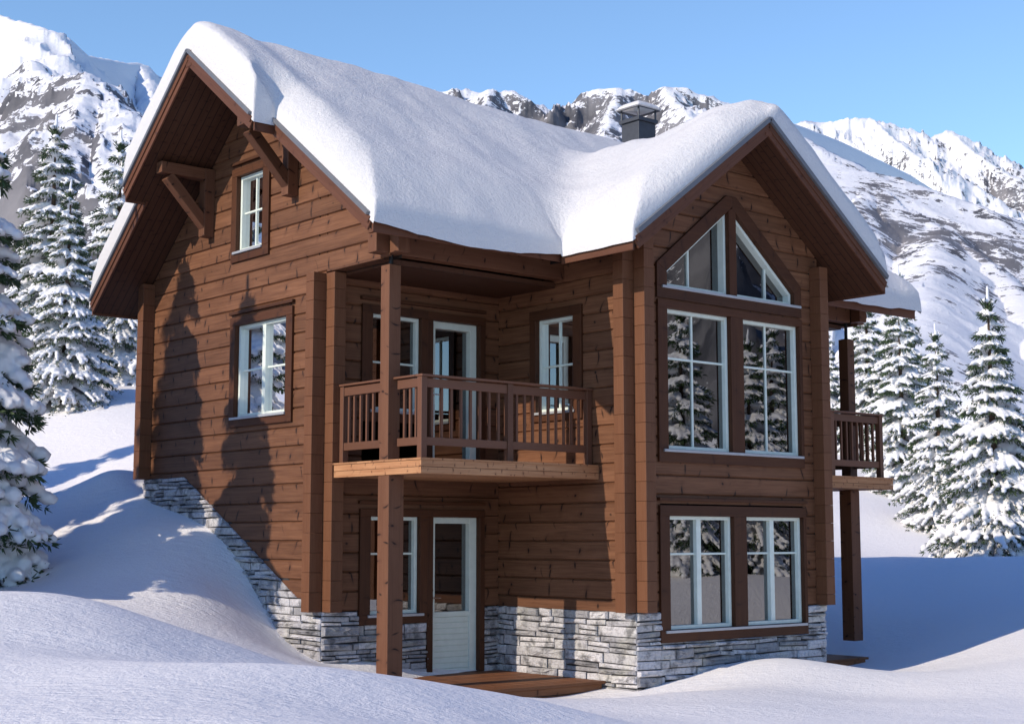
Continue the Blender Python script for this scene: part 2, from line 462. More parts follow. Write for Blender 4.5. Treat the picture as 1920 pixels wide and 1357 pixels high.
def stones(name, M, u0, u1, z0, z1, holes=(), top=None, seed=1, mortar=None):
    rg = random.Random(seed); mb = MB(); gap = MB()
    z = z1; rows = []
    while z > z0:
        h = rg.choice((.05, .06, .075, .09, .11, .135)); rows.append((max(z0, z - h), z)); z -= h
    for (a, b) in rows:
        u = u0 - rg.random() * .0
        while u < u1 - .001:
            w = rg.uniform(.20, .66) * (1.2 if b - a > .08 else 1)
            e = min(u1, u + w)
            if u1 - e < .1: e = u1
            seg = [(a, b)]
            if b - a > .11 and rg.random() < .35: seg = [(a, (a + b) / 2), ((a + b) / 2, b)]
            for (sa, sb) in seg:
                g = .0092
                jz = rg.uniform(-.013, .013)
                poly = [(u + g, sa + g + jz), (e - g, sa + g - jz), (e - g, sb - g * .4 - jz), (u + g, sb - g * .4 + jz)]
                if u <= u0 + 1e-6: poly[0] = (u, poly[0][1]); poly[3] = (u, poly[3][1])
                if e >= u1 - 1e-6: poly[1] = (e, poly[1][1]); poly[2] = (e, poly[2][1])
                if top: poly = clip(poly, lambda p: top(p[0]) - p[1])
                pieces = [poly]
                for h in holes:
                    nx = []
                    for q in pieces:
                        if len(q) < 3: continue
                        nx += [clip(q, lambda p: h[0] - p[0]), clip(q, lambda p: p[0] - h[1]),
                               clip(clip(clip(q, lambda p: p[0] - h[0]), lambda p: h[1] - p[0]), lambda p: h[2] - p[1])]
                    pieces = [q for q in nx if len(q) > 2]
                for poly in pieces:
                  if len(poly) < 3: continue
                  stone_piece(mb, M, poly, rg)
            u = e
    o = hbuild(mb, name, STONE)
    # dark backing of the joints
    zz = [(u0, z0), (u1, z0), (u1, min(z1, top(u1)) if top else z1)]
    if top: zz += [(6.49, min(z1, top(6.49))), (u0, min(z1, top(u0)))]
    else: zz += [(u0, z1)]
    if mortar: zz = mortar
    elif holes:
        h = holes[0]
        zz = [(u0, z0), (u1, z0), (u1, z1), (h[1], z1), (h[1], h[2]), (h[0], h[2]), (h[0], z1), (u0, z1)]
    gap.prism(M, zz, -.12, -.012, .5)
    hbuild(gap, 'mortar', GAP, o)
    return o
stones('stone_base', M_left(XW - .004), YR, YK, -1.3, 1.85, top=lambda y: max(0.0, min(1.85, (y - 3.02) * 1.853 / (6.49 - 3.02))), seed=3)
stones('stone_base', M_front(YR), XW, 0.0, -1.3, -.004, holes=[(-2.40, -1.28, -.18, 5), (-1.28, -.285, -1.1, 5)], seed=4,
       mortar=[(XW, -1.3), (0, -1.3), (0, -.004), (-.29, -.004), (-.29, -1.09), (-1.27, -1.09), (-1.27, -.19), (-2.39, -.19), (-2.39, -.004), (XW, -.004)])
stones('stone_base', M_left(0.0), 0.0, YR, -1.3, -.004, seed=5)
stones('stone_base', M_front(0.0), 0.0, XB, -1.3, -.004, holes=[(.44, 3.42, -.40, 5)], seed=6)
stones('stone_base', M_right(XB), 0.0, YR, -1.3, -.004, seed=8)
stones('stone_base', M_front(YR), XB, XR, -1.3, -.004, seed=9)

# ---------- windows and doors
def rect(a, b, c, d): return [(a, c), (b, c), (b, d), (a, d)]
def casing_boards(mb, M, o, holes, d0=-.02, d1=.038):
    """rectangular casing with rectangular holes side by side"""
    u0, u1, z0, z1 = o
    hs = sorted(holes)
    zlo = min(h[2] for h in hs); zhi = max(h[3] for h in hs)
    mb.prism(M, rect(u0, u1, zhi, z1), d0, d1 + .003)
    if zlo > z0 + .01: mb.prism(M, rect(u0, u1, z0, zlo), d0, d1 - .002)
    e = [u0] + [x for h in hs for x in (h[0], h[1])] + [u1]
    for k in range(0, len(e), 2): mb.prism(M, rect(e[k], e[k + 1], zlo, zhi), d0, d1)
    for h in hs:   # reveals
        a, b, c, d = h
        mb.prism(M, rect(a - .04, a, c - .04, d + .04), -.19, d0)
        mb.prism(M, rect(b, b + .04, c - .04, d + .04), -.19, d0)
        mb.prism(M, rect(a, b, d, d + .04), -.19, d0)
        mb.prism(M, rect(a, b, c - .04, c), -.19, d0)
        if c > zlo + .02: mb.prism(M, rect(a, b, zlo, c), d0, d1 - .002)
def sash(win, M, q, cols=(), bars=(), fw=.048, stile=(), parent_name='sash'):
    a, b, c, d = q
    mb = MB(); D0, D1 = -.122, -.035
    mb.prism(M, rect(a, a + fw, c, d), D0, D1); mb.prism(M, rect(b - fw, b, c, d), D0, D1)
    mb.prism(M, rect(a + fw, b - fw, d - fw, d), D0, D1 - .002); mb.prism(M, rect(a + fw, b - fw, c, c + fw), D0, D1 - .002)
    xs = [a + fw, b - fw]
    for s_ in stile:
        mb.prism(M, rect(s_ - .043, s_ + .043, c + fw, d - fw), D0, D1 - .004); xs += [s_ - .043, s_ + .043]
    for s_ in cols: mb.prism(M, rect(s_ - .014, s_ + .014, c + fw, d - fw), -.117, -.080)
    xs.sort()
    for z in bars:
        for k in range(0, len(xs), 2): mb.prism(M, rect(xs[k], xs[k + 1], z - .014, z + .014), -.116, -.078)
    o = hbuild(mb, 'sash', WHITE, win, bevel=.004)
    g = MB(); g.prism(M, rect(a + fw * .5, b - fw * .5, c + fw * .5, d - fw * .5), -.109, -.101); hbuild(g, 'pane', GLASS, win)
def drip(win, M, u0, u1, z):
    mb = MB(); mb.prism(M, rect(u0, u1, z, z + .045), -.02, .055); hbuild(mb, 'drip_cap', TRIM, win, bevel=.006)
def sill(win, M, u0, u1, z):
    mb = MB(); mb.prism(M, rect(u0, u1, z - .035, z), -.03, .062); mb.prism(M, rect(u0 + .02, u1 - .02, z - .012, z + .006), -.19, -.03)
    hbuild(mb, 'sill', SILLM, win, bevel=.003)
def window(M, outer, lights, dripz=None, label=None):
    w = hbuild_casing(M, outer, [l['q'] for l in lights])
    if label: w['label'] = label
    for l in lights: sash(w, M, l['q'], l.get('cols', ()), l.get('bars', ()), stile=l.get('stile', ()))
    if dripz: drip(w, M, outer[0] - .02, outer[1] + .02, dripz)
    return w
def hbuild_casing(M, outer, holes, name='window'):
    mb = MB(); casing_boards(mb, M, outer, holes)
    return hbuild(mb, name, TRIM, bevel=.005)

MF = M_front(0.0)
w = window(MF, (.42, 3.43, -.40, 1.38), [dict(q=(.60, 1.87, -.24, 1.24), stile=(1.235,), bars=(.74,)), dict(q=(2.13, 3.37, -.24, 1.24), stile=(2.75,), bars=(.74,))], 1.435, 'wide window in the lower front wall with four casements')
sill(w, MF, .50, 3.39, -.245)
w = window(MF, (.42, 3.43, 1.945, 4.105), [dict(q=(.60, 1.87, 2.12, 4.0), cols=(1.20,), bars=(3.34,)), dict(q=(2.13, 3.37, 2.12, 4.0), cols=(2.74,), bars=(3.34,))], None, 'tall window in the upper front wall')
sill(w, MF, .50, 3.39, 2.115)
# triangular gable window
mb = MB()
IL = [(.60, 4.30), (1.865, 4.30), (1.865, 5.50), (.60, 4.50)]
IR = [(2.015, 4.30), (3.27, 4.30), (3.27, 4.47), (2.015, 5.48)]
d0, d1 = -.02, .038
mb.prism(MF, [(.41, 4.13), (3.43, 4.13), (3.43, 4.30), (.41, 4.30)], d0, d1 - .002)
mb.prism(MF, [(.41, 4.30), (.60, 4.30), (.60, 4.50), (.41, 4.60)], d0, d1)
mb.prism(MF, [(3.27, 4.30), (3.43, 4.30), (3.43, 4.58), (3.27, 4.47)], d0, d1)
mb.prism(MF, [(.41, 4.60), (.60, 4.50), (1.865, 5.50), (1.94, 5.56), (1.94, 5.71), (1.82, 5.71)], d0, d1 + .003)
mb.prism(MF, [(3.43, 4.58), (2.03, 5.71), (1.9402, 5.71), (1.9402, 5.54), (2.015, 5.48), (3.27, 4.47)], d0, d1 + .003)
mb.prism(MF, [(1.865, 4.30), (2.015, 4.30), (2.015, 5.48), (1.94, 5.54), (1.865, 5.50)], d0, d1)
for P in (IL, IR):
    cx = sum(p[0] for p in P) / 4; cz = sum(p[1] for p in P) / 4
    for k in range(4):
        p, q = P[k], P[(k + 1) % 4]
        dx, dz = q[0] - p[0], q[1] - p[1]; L = math.hypot(dx, dz); nx, nz = dz / L * .04, -dx / L * .04
        mb.prism(MF, [p, q, (q[0] + nx, q[1] + nz), (p[0] + nx, p[1] + nz)], -.19, d0)
tw = hbuild(mb, 'window', TRIM, bevel=.005); tw['label'] = 'triangular window under the front gable'
def inset(P, f):
    n = len(P); out = []
    L = []
    for k in range(n):
        p, q = P[k], P[(k + 1) % n]; dx, dz = q[0] - p[0], q[1] - p[1]; l = math.hypot(dx, dz)
        nx, nz = -dz / l, dx / l; L.append((p[0] + nx * f, p[1] + nz * f, dx, dz))
    for k in range(n):
        a, b = L[k - 1], L[k]; det = a[2] * -b[3] + a[3] * b[2]
        t = ((b[0] - a[0]) * -b[3] + (b[1] - a[1]) * b[2]) / det
        out.append((a[0] + t * a[2], a[1] + t * a[3]))
    return out
for P, cx in ((IL, 1.18), (IR, 2.80)):
    I = inset(P, .045); mb = MB()
    for k in range(4):
        k2 = (k + 1) % 4; mb.prism(MF, [P[k], P[k2], I[k2], I[k]], -.165, -.035)
    tp, tq = P[3], P[2]
    zt = tp[1] + (tq[1] - tp[1]) * (cx - tp[0]) / (tq[0] - tp[0]) - .05
    mb.prism(MF, rect(cx - .014, cx + .014, P[0][1] + .045, zt), -.158, -.112)
    hbuild(mb, 'sash', WHITE, tw, bevel=.003)
    g = MB(); g.prism(MF, inset(P, .02), -.150, -.142); hbuild(g, 'pane', GLASS, tw)
sill(tw, MF, .50, 3.40, 4.30)

ML = M_left(XW)
w = window(ML, (3.52, 5.18, 2.51, 4.09), [dict(q=(3.68, 5.04, 2.65, 3.97), stile=(4.36,), bars=(3.32,))], 4.13, 'two-casement window in the left wall'); sill(w, ML, 3.66, 5.12, 2.65)
w = window(ML, (4.19, 5.22, 4.90, 6.28), [dict(q=(4.36, 5.08, 5.05, 6.16), cols=(4.72,), bars=(5.62,))], 6.33, 'small window high in the left gable'); sill(w, ML, 4.35, 5.14, 5.05)
MBs = M_left(0.0)
w = window(MBs, (.97, 2.03, 2.55, 4.11), [dict(q=(1.14, 1.90, 2.68, 3.98), cols=(1.53,), bars=(3.32,))], None, 'window in the bay wall beside the porch'); sill(w, MBs, 1.10, 1.93, 2.68)
MR = M_front(YR)
# upper porch: window + door in one casing
w = window(MR, (-2.41, -1.31, 2.50, 4.08), [dict(q=(-2.24, -1.42, 2.66, 3.97), bars=(3.32,))], None, 'porch window beside the balcony door'); sill(w, MR, -2.28, -1.38, 2.66)
drip(w, MR, -2.43, -.27, 4.14)
def door(outer, q, glass, label, panel):
    mb = MB(); casing_boards(mb, MR, outer, [q]); d = hbuild(mb, 'door', TRIM, bevel=.005); d['label'] = label
    a, b, c, e = q; ga, gb, gc, ge = glass
    mb = MB(); D0, D1 = -.16, -.05
    mb.prism(MR, rect(a, ga, c, e), D0, D1); mb.prism(MR, rect(gb, b, c, e), D0, D1)
    mb.prism(MR, rect(ga, gb, ge, e), D0, D1 - .002)
    if panel:
        n = 9; z0 = c + .05; hz = (gc - .07 - z0) / n
        mb.prism(MR, rect(ga, gb, gc - .07, gc), D0, D1 - .002); mb.prism(MR, rect(ga, gb, c, z0), D0, D1 - .002)
        for k in range(n): mb.prism(MR, rect(ga, gb, z0 + k * hz + .004, z0 + (k + 1) * hz - .004), D0, D1 - .014)
        mb.prism(MR, rect(ga, gb, z0, gc - .07), D0, D1 - .026)
    else:
        mb.prism(MR, rect(ga, gb, c, gc), D0, D1 - .002)
    hbuild(mb, 'door_leaf', WHITE, d, bevel=.004)
    g = MB(); g.prism(MR, rect(ga - .01, gb + .01, gc - .01, ge + .01), -.145, -.137); hbuild(g, 'pane', GLASS, d)
    hx, hz = a + .042, c + 1.02
    h = MB(); h.cyl(MR(hx, hz, D1), MR(hx, hz, D1 + .055), .016); h.cyl(MR(hx - .01, hz, D1 + .05), MR(hx + .12, hz, D1 + .05), .009)
    hbuild(h, 'handle', STEEL, d)
    h = MB(); h.cyl(MR(hx, hz + .105, D1), MR(hx, hz + .105, D1 + .012), .020); hbuild(h, 'lock', STEEL, d)
    return d
door((-1.31, -.27, 1.90, 4.08), (-1.215, -.375, 1.915, 3.97), (-1.115, -.49, 2.02, 3.87), 'glazed balcony door', False)
w = window(MR, (-2.41, -1.29, -.19, 1.335), [dict(q=(-2.24, -1.42, -.06, 1.235), stile=(-1.83,), bars=(.74,))], None, 'porch window beside the lower door'); sill(w, MR, -2.28, -1.36, -.06)
drip(w, MR, -2.43, -.28, 1.40)
door((-1.29, -.28, -1.10, 1.335), (-1.195, -.365, -.885, 1.235), (-1.10, -.49, -.06, 1.15), 'half-glazed entrance door with grooved lower panel', True)
# window in the back wall (seen through the balcony door)
MK = M_back(YK)
window(MK, (2.3, 3.55, 2.40, 3.85), [dict(q=(2.45, 3.40, 2.55, 3.73), cols=(2.92,), bars=(3.1,))], None, 'window in the back wall')
# floors and inside walls
mb = MB(); mb.box((XW + T + .03, YR + T + .03, 1.62), (XR - T - .03, YK - T - .03, 1.80)); mb.box((T + .03, T + .03, 1.60), (XB - T - .03, YR + T, 1.79))
mb.box((XW + T + .03, YR + T + .03, -1.2), (XR - T - .03, YK - T - .03, -.95)); mb.box((T + .03, T + .03, -1.2), (XB - T - .03, YR + T, -.96))
mb.box((XW + T + .03, YR + T + .03, 4.6), (-.02, YK - T - .03, 4.7))
mb.box((-.9, 5.2, -.94), (-.75, YK - T - .04, 1.6)); mb.box((XW + T + .03, 5.1, -.94), (XR - T - .03, 5.2, 1.6))
mb.box((4.6, YR + T + .04, 1.82), (4.7, YK - T - .04, 4.6)); mb.box((XW + T + .04, 5.35, 1.82), (.9, 5.45, 4.58)); mb.box((XW + T + .04, 3.3, 4.72), (XR - T - .04, 3.38, 6.2))
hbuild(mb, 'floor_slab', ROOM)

# ---------- roof
roof = MB()
TH = .15
XL, XU, XLR = -3.72, -4.05, 7.26     # rake lines: lower left, upper left, right
YE, YB2 = .67, 8.22                  # front and back eaves
YS0, YS1 = 2.89, 6.50                # extent of the deeper upper overhang
EX0, EX1, YF = -.68, 4.53, -.70      # bay eaves and bay rake
yv = RY - (RZ - bay_z(EX0)) / SF     # where the bay eave meets the main slope
yr = RY - (RZ - BRZ) / SF            # where the bay ridge meets the main slope
def slab(poly, zf, udir):
    """roof slab over a plan polygon: soffit below, sheathing above"""
    lo = [(x, y, zf(x, y) + .012) for x, y in poly]; hi = [(x, y, zf(x, y) + TH) for x, y in poly]
    n = len(poly)
    uv = [((y * 1.25, x) if udir == 'y' else (x * 1.25, y)) for x, y in poly]
    roof.face(lo, uv, .4); roof.face(list(reversed(hi)), list(reversed(uv)), .4)
    for k in range(n):
        k2 = (k + 1) % n
        roof.face([lo[k], hi[k], hi[k2], lo[k2]], [(0, 0)] * 4, .4)
fz = lambda x, y: main_z(y)
slab([(XL, YE), (EX0, YE), (EX0, yv), (XC, yr), (XC, RY), (XL, RY)], fz, 'y')
slab([(XLR, YE), (XLR, RY), (XC, RY), (XC, yr), (EX1, yv), (EX1, YE)], fz, 'y')
slab([(XL, RY), (XLR, RY), (XLR, YB2), (XL, YB2)], fz, 'y')
slab([(XU, YS0), (XL, YS0), (XL, RY), (XU, RY)], fz, 'y')
slab([(XU, RY), (XL, RY), (XL, YS1), (XU, YS1)], fz, 'y')
bz = lambda x, y: bay_z(x)
slab([(EX0, YF), (XC, YF), (XC, yr + .25), (EX0, yv + .25)], bz, 'x')
slab([(EX1, YF), (EX1, yv + .25), (XC, yr + .25), (XC, YF)], bz, 'x')
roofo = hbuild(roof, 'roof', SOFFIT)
class Boards:
    def __init__(s, name, mat, bevel=0.0): s.a = (name, mat, bevel)
    def bar(s, *k):
        m = MB(); m.bar(*k); hbuild(m, s.a[0], s.a[1], roofo, bevel=s.a[2])
fa = Boards('fascia', FASC, .005); ed = Boards('metal_edge', EDGE)
def rake_x(x, ya, yb, sgn=-1):      # board along a main gable edge
    p, q = Vector((x + sgn * .014, ya, main_z(ya))), Vector((x + sgn * .014, yb, main_z(yb)))
    fa.bar(p + Vector((0, 0, .085)), q + Vector((0, 0, .085)), .030, .185)
    fa.bar(p + Vector((sgn * .022, 0, .125)), q + Vector((sgn * .022, 0, .125)), .022, .085)
    ed.bar(p + Vector((sgn * .03, 0, .205)), q + Vector((sgn * .03, 0, .205)), .07, .045)
for x in (XLR,):
    rake_x(x, YE, RY, 1); rake_x(x, YB2, RY, 1)
rake_x(XL, YE, YS0); rake_x(XL, YB2, YS1); rake_x(XU, YS0, RY); rake_x(XU, YS1, RY)
def rake_y(xa, xb):
    p, q = Vector((xa, YF - .014, bay_z(xa))), Vector((xb, YF - .014, bay_z(xb)))
    fa.bar(p + Vector((0, 0, .075)), q + Vector((0, 0, .075)), .030, .175)
    fa.bar(p + Vector((0, -.022, .115)), q + Vector((0, -.022, .115)), .022, .08)
    ed.bar(p + Vector((0, -.03, .215)), q + Vector((0, -.03, .205)), .08, .062)
rake_y(EX0, XC); rake_y(EX1, XC)
fa.bar((XC, YF - .012, BRZ - .03), (XC, YF - .012, BRZ + .185), .14, .052, (0, 1, 0))      # plates covering the mitres at the two peaks
fa.bar((XU - .012, RY, RZ - .03), (XU - .012, RY, RZ + .20), .14, .052, (1, 0, 0))
def eave(p, q):
    fa.bar(Vector(p) + Vector((0, 0, .08)), Vector(q) + Vector((0, 0, .08)), .032, .20)
eave((XL, YE - .015, main_z(YE)), (EX0 - .02, YE - .015, main_z(YE)))
eave((EX1 + .02, YE - .015, main_z(YE)), (XLR, YE - .015, main_z(YE)))
eave((XL, YB2 + .015, main_z(YB2)), (XLR, YB2 + .015, main_z(YB2)))
eave((EX0 - .015, YF, bay_z(EX0)), (EX0 - .015, yv, bay_z(EX0)))
eave((EX1 + .015, YF, bay_z(EX1)), (EX1 + .015, yv, bay_z(EX1)))
fa.bar((XU, YS0 - .015, main_z(YS0) + .08), (XL, YS0 - .015, main_z(YS0) + .08), .032, .20)
fa.bar((XU, YS1 + .015, main_z(YS1) + .08), (XL, YS1 + .015, main_z(YS1) + .08), .032, .20)

# ---------- gable brackets
for yc, zt in ((5.86, 6.40), (3.56, 6.62)):
    mb = MB(); w2 = .085
    mb.box((XW - .17, yc - w2, zt - 1.02), (XW - .002, yc + w2, zt))
    mb.box((XW - .88, yc - w2, zt - .17), (XW - .172, yc + w2, zt - .002))
    mb.bar((XW - .74, yc, zt - .20), (XW - .11, yc, zt - .86), w2 * 1.85, .15)
    hbuild(mb, 'gable_bracket', BEAM, bevel=.008)

# ---------- columns
def column(x0, y0, w, z0, z1, rod=0.0):
    mb = MB(); mb.box((x0, y0, z0), (x0 + w, y0 + w * 1.0, z1))
    o = hbuild(mb, 'porch_column', BEAM, bevel=.007)
    if rod:
        r = MB(); r.cyl((x0 + w / 2, y0 + w / 2, z1 - .01), (x0 + w / 2, y0 + w / 2, z1 + rod), .028, n=12); r.box((x0 + .03, y0 + .03, z1), (x0 + w - .03, y0 + w - .03, z1 + .008)); hbuild(r, 'steel_rod', BLACK, o)
column(-2.945, 1.345, .232, -1.25, 1.722)
column(-2.965, 1.346, .182, 1.908, 4.36, .14)
column(6.335, 1.345, .232, -.70, 1.722)
column(6.35, 1.346, .182, 1.908, 4.22, .28)

# ---------- balconies
BZ0, BZ1, BY = 1.722, 1.885, .674
def balcony(x0, x1, outer, label):
    """outer: -1 when the open side looks to the left, +1 to the right"""
    mb = MB()
    yb = YR - .003
    mb.box((x0, BY, BZ0 + .012), (x1, BY + .045, BZ1)) if False else None
    # rim boards (two laps) on the front and the open side
    xo = x0 if outer < 0 else x1
    zm = (BZ0 + BZ1) / 2
    for za, zb in ((BZ0, zm - .002), (zm + .002, BZ1)):
        mb.box((x0, BY, za), (x1, BY + .045, zb))
        mb.box((xo, BY + .0455, za), (xo - outer * .045, YR - E - .01, zb))
    xa, xb = (x0 + .046, x1) if outer < 0 else (x0, x1 - .046)
    n = 12
    for k in range(n):      # joist boards seen from below
        ya = BY + .05 + (yb - BY - .05) * k / n
        mb.box((xa, ya + .004, BZ0 + .010), (xb, ya + (yb - BY - .05) / n - .004, BZ0 + .04))
    o = hbuild(mb, 'balcony', DECKW, bevel=.004); o['label'] = label
    mb = MB()
    n = 14
    for k in range(n):
        ya = BY - .012 + (yb - BY) * k / n
        mb.box((x0 - (.012 if outer < 0 else 0), ya + .003, BZ1 + .001), (x1 + (.012 if outer > 0 else 0), ya + yb / n * .9 - .02, BZ1 + .026))
    mb.box((x0 + .02, BY + .02, BZ1 - .05), (x1 - .02, yb - .02, BZ1))
    hbuild(mb, 'decking', DECKW, o, bevel=.003)
    # railing
    zt = 2.937; yf = .795; P = .088
    xs = xo - outer * .085
    inner = x1 - .012 if outer < 0 else x0 + .012
    mid = (xs + inner) / 2
    def post(cx, cy, side=None):
        p = MB(); p.box((cx - P / 2, cy - P / 2, BZ1 + .03), (cx + P / 2, cy + P / 2, zt - .028)); hbuild(p, 'railing_post', RAIL, o, bevel=.005)
    yl = YR - E - .04
    post(xs - outer * P / 2, yf + P / 2 - .01); post(mid, yf + P / 2 - .01)
    post(inner + outer * P / 2, yf + P / 2 - .01); post(xs - outer * P / 2, yl)
    r = MB()
    r.box((min(xs, inner) - (.012 if outer < 0 else 0), yf - .035, zt - .028), (max(xs, inner) + (.012 if outer > 0 else 0), yf + P + .02, zt))
    r.box((xs + outer * .02, yf + P + .0205, zt - .028), (xs - outer * (P + .02), yl + P / 2, zt - .001))
    hbuild(r, 'handrail', RAIL, o, bevel=.006)
    segs = sorted([xs - outer * P, mid - P / 2 * 1.0, mid + P / 2, inner + outer * P])
    rl = MB()
    for za, zb in ((zt - .155, zt - .045), (zt - .865, zt - .765)):
        for a, b in ((segs[0], segs[1]), (segs[2], segs[3])): rl.box((a, yf + .012, za), (b, yf + .036, zb))
        ya = yf + P
        if outer < 0:
            rl.box((xs + .012, ya, za), (xs + .036, 1.30, zb)); rl.box((xs + .012, 1.56, za), (xs + .036, yl - P / 2, zb))
        else: rl.box((xs - .036, ya, za), (xs - .012, yl - P / 2, zb))
    hbuild(rl, 'rail_board', RAIL, o, bevel=.004)
    def bal(cx, cy):
        p = MB(); p.box((cx - .0165, cy - .0165, zt - .80), (cx + .0165, cy + .0165, zt - .10)); hbuild(p, 'baluster', RAIL, o, bevel=.003)
    for a, b, nb in ((segs[0], segs[1], 8), (segs[2], segs[3], 9 if outer < 0 else 8)):
        if outer > 0: nb = 8
        for k in range(nb): bal(a + (b - a) * (k + .75) / (nb + .5), yf + .052)
    cx = xs - outer * .052
    ys = [.955, 1.075, 1.195, 1.72, 1.86, 2.0, 2.14, 2.28, 2.40]
    for y in ys: bal(cx, y)
    return o
balcony(XW + .02, -.003, -1, 'balcony with brown baluster railing over the porch')
balcony(XB + .003, 6.56, 1, 'balcony on the right side of the house')

# ---------- chimney
ch = MB(); cx0, cy0 = 4.83, 4.62; cw = .43
ch.box((cx0, cy0, 7.0), (cx0 + cw, cy0 + cw, 8.36)); cho = hbuild(ch, 'chimney', CHIM, bevel=.006)
c2 = MB(); c2.box((cx0 - .035, cy0 - .035, 8.362), (cx0 + cw + .035, cy0 + cw + .035, 8.43)); hbuild(c2, 'collar', CHIM, cho, bevel=.005)
for a in (.0, 1.0):
    for b in (.0, 1.0):
        c3 = MB(); c3.cyl((cx0 + a * cw, cy0 + b * cw, 8.42), (cx0 + a * cw, cy0 + b * cw, 8.61), .018, n=8); hbuild(c3, 'cap_support', CHIM, cho)
c4m = MB(); pc = [(cx0 - .06, cy0 - .06), (cx0 + cw + .06, cy0 - .06), (cx0 + cw + .06, cy0 + cw + .06), (cx0 - .06, cy0 + cw + .06)]
ap = (cx0 + cw / 2, cy0 + cw / 2, 8.71)
i0 = [(x, y, 8.59) for x, y in pc]; i1 = [(x, y, 8.612) for x, y in pc]
for k in range(4):
    k2 = (k + 1) % 4
    c4m.face([i0[k], i0[k2], i1[k2], i1[k]], [(0, 0)] * 4); c4m.face([i1[k], i1[k2], ap], [(0, 0)] * 3); c4m.face([i0[k2], i0[k], (ap[0], ap[1], 8.685)], [(0, 0)] * 3)
hbuild(c4m, 'cap', CHIM, cho)
# snow on the chimney cap
def dome_snow(name, x0, x1, y0, y1, z0, zf, th, label):
    n = 26; V = []; F = []
    for i in range(n + 1):
        for j in range(n + 1):
            u, v = -1 + 2 * i / n, -1 + 2 * j / n
            u, v = math.sin(u * math.pi / 2), math.sin(v * math.pi / 2)
            x, y = (x0 + x1) / 2 + u * (x1 - x0) / 2, (y0 + y1) / 2 + v * (y1 - y0) / 2
            e = max(0, 1 - abs(u) ** 5) ** .5 * max(0, 1 - abs(v) ** 5) ** .5
            V.append((x, y, zf(u, v) + th * e))
    for i in range(n):
        for j in range(n):
            a = i * (n + 1) + j; F.append((a, a + n + 1, a + n + 2, a + 1))
    m = len(V)
    ring = [i * (n + 1) for i in range(n + 1)] + [n * (n + 1) + j for j in range(1, n + 1)] + [i * (n + 1) + n for i in range(n - 1, -1, -1)] + [j for j in range(n - 1, 0, -1)]
    V += [(V[k][0], V[k][1], V[k][2] - .012) for k in ring]
    for k in range(len(ring)):
        k2 = (k + 1) % len(ring); F.append((ring[k], ring[k2], m + k2, m + k))
    F.append(tuple(m + k for k in range(len(ring))))
    me = bpy.data.meshes.new(name); me.from_pydata(V, [], F); me.materials.append(SNOWR)
    me.polygons.foreach_set('use_smooth', [True] * len(me.polygons)); me.update()
    o = bpy.data.objects.new(name, me); COL.objects.link(o)
    return tag(o, label, 'snow')
dome_snow('snow_cap', cx0 - .075, cx0 + cw + .075, cy0 - .075, cy0 + cw + .075, 8.6, lambda u, v: 8.622 + .09 * (1 - max(abs(u), abs(v))), .085, 'small cushion of snow on top of the chimney cap')

# ------------------------------------------------------------------ numpy noise
def vnoise(x, y, seed=0):
    xi, yi = np.floor(x).astype(np.int64), np.floor(y).astype(np.int64); fx, fy = x - xi, y - yi
    fx = fx * fx * fx * (fx * (fx * 6 - 15) + 10); fy = fy * fy * fy * (fy * (fy * 6 - 15) + 10)
    def h(a, b):
        n = (a * 374761393 + b * 668265263 + seed * 1274126177) & 0xffffffff
        n = ((n ^ (n >> 13)) * 1274126177) & 0xffffffff
        n = (n ^ (n >> 16)) & 0xffffffff
        return n / 4294967295.0
    a, b, c, d = h(xi, yi), h(xi + 1, yi), h(xi, yi + 1), h(xi + 1, yi + 1)
    return (a * (1 - fx) + b * fx) * (1 - fy) + (c * (1 - fx) + d * fx) * fy
def fbm(x, y, o=5, seed=0, g=.5):
    s = 0; a = 1; t = 0
    for k in range(o):
        s = s + a * vnoise(x, y, seed + k * 7); t += a; a *= g; x, y = x * 2.03 * .96 - y * .56, y * 2.03 * .96 + x * .56
    return s / t
def ridged(x, y, o=6, seed=0, g=.5):
    s = 0; a = 1; t = 0; w = 1.0
    for k in range(o):
        n = 1 - np.abs(2 * vnoise(x, y, seed + k * 5) - 1); n = n * n * w
        w = np.clip(n * 1.6, 0, 1)
        s = s + a * n; t += a; a *= g; x, y = x * 2.1 * .9 - y * .8, y * 2.1 * .9 + x * .8
    return s / t
def grid_mesh(name, X, Y, Z, mat, mask=None, attr=None, smooth=True):
    n, m = X.shape
    V = np.stack([X, Y, Z], -1).reshape(-1, 3).astype('f')
    I = np.arange(n * m).reshape(n, m)
    Fq = np.stack([I[:-1, :-1], I[1:, :-1], I[1:, 1:], I[:-1, 1:]], -1).reshape(-1, 4)
    if mask is not None: Fq = Fq[mask.reshape(-1)]
    me = bpy.data.meshes.new(name)
    me.vertices.add(len(V)); me.vertices.foreach_set('co', V.ravel())
    me.loops.add(Fq.size); me.loops.foreach_set('vertex_index', Fq.ravel().astype('i'))
    me.polygons.add(len(Fq)); me.polygons.foreach_set('loop_start', np.arange(0, Fq.size, 4).astype('i'))
    me.update(calc_edges=True)
    if attr is not None:
        for k, v in attr.items():
            a = me.attributes.new(k, 'FLOAT', 'POINT'); a.data.foreach_set('value', v.ravel().astype('f'))
    me.materials.append(mat)
    if smooth: me.polygons.foreach_set('use_smooth', np.ones(len(Fq), bool))
    o = bpy.data.objects.new(name, me); COL.objects.link(o)
    return o

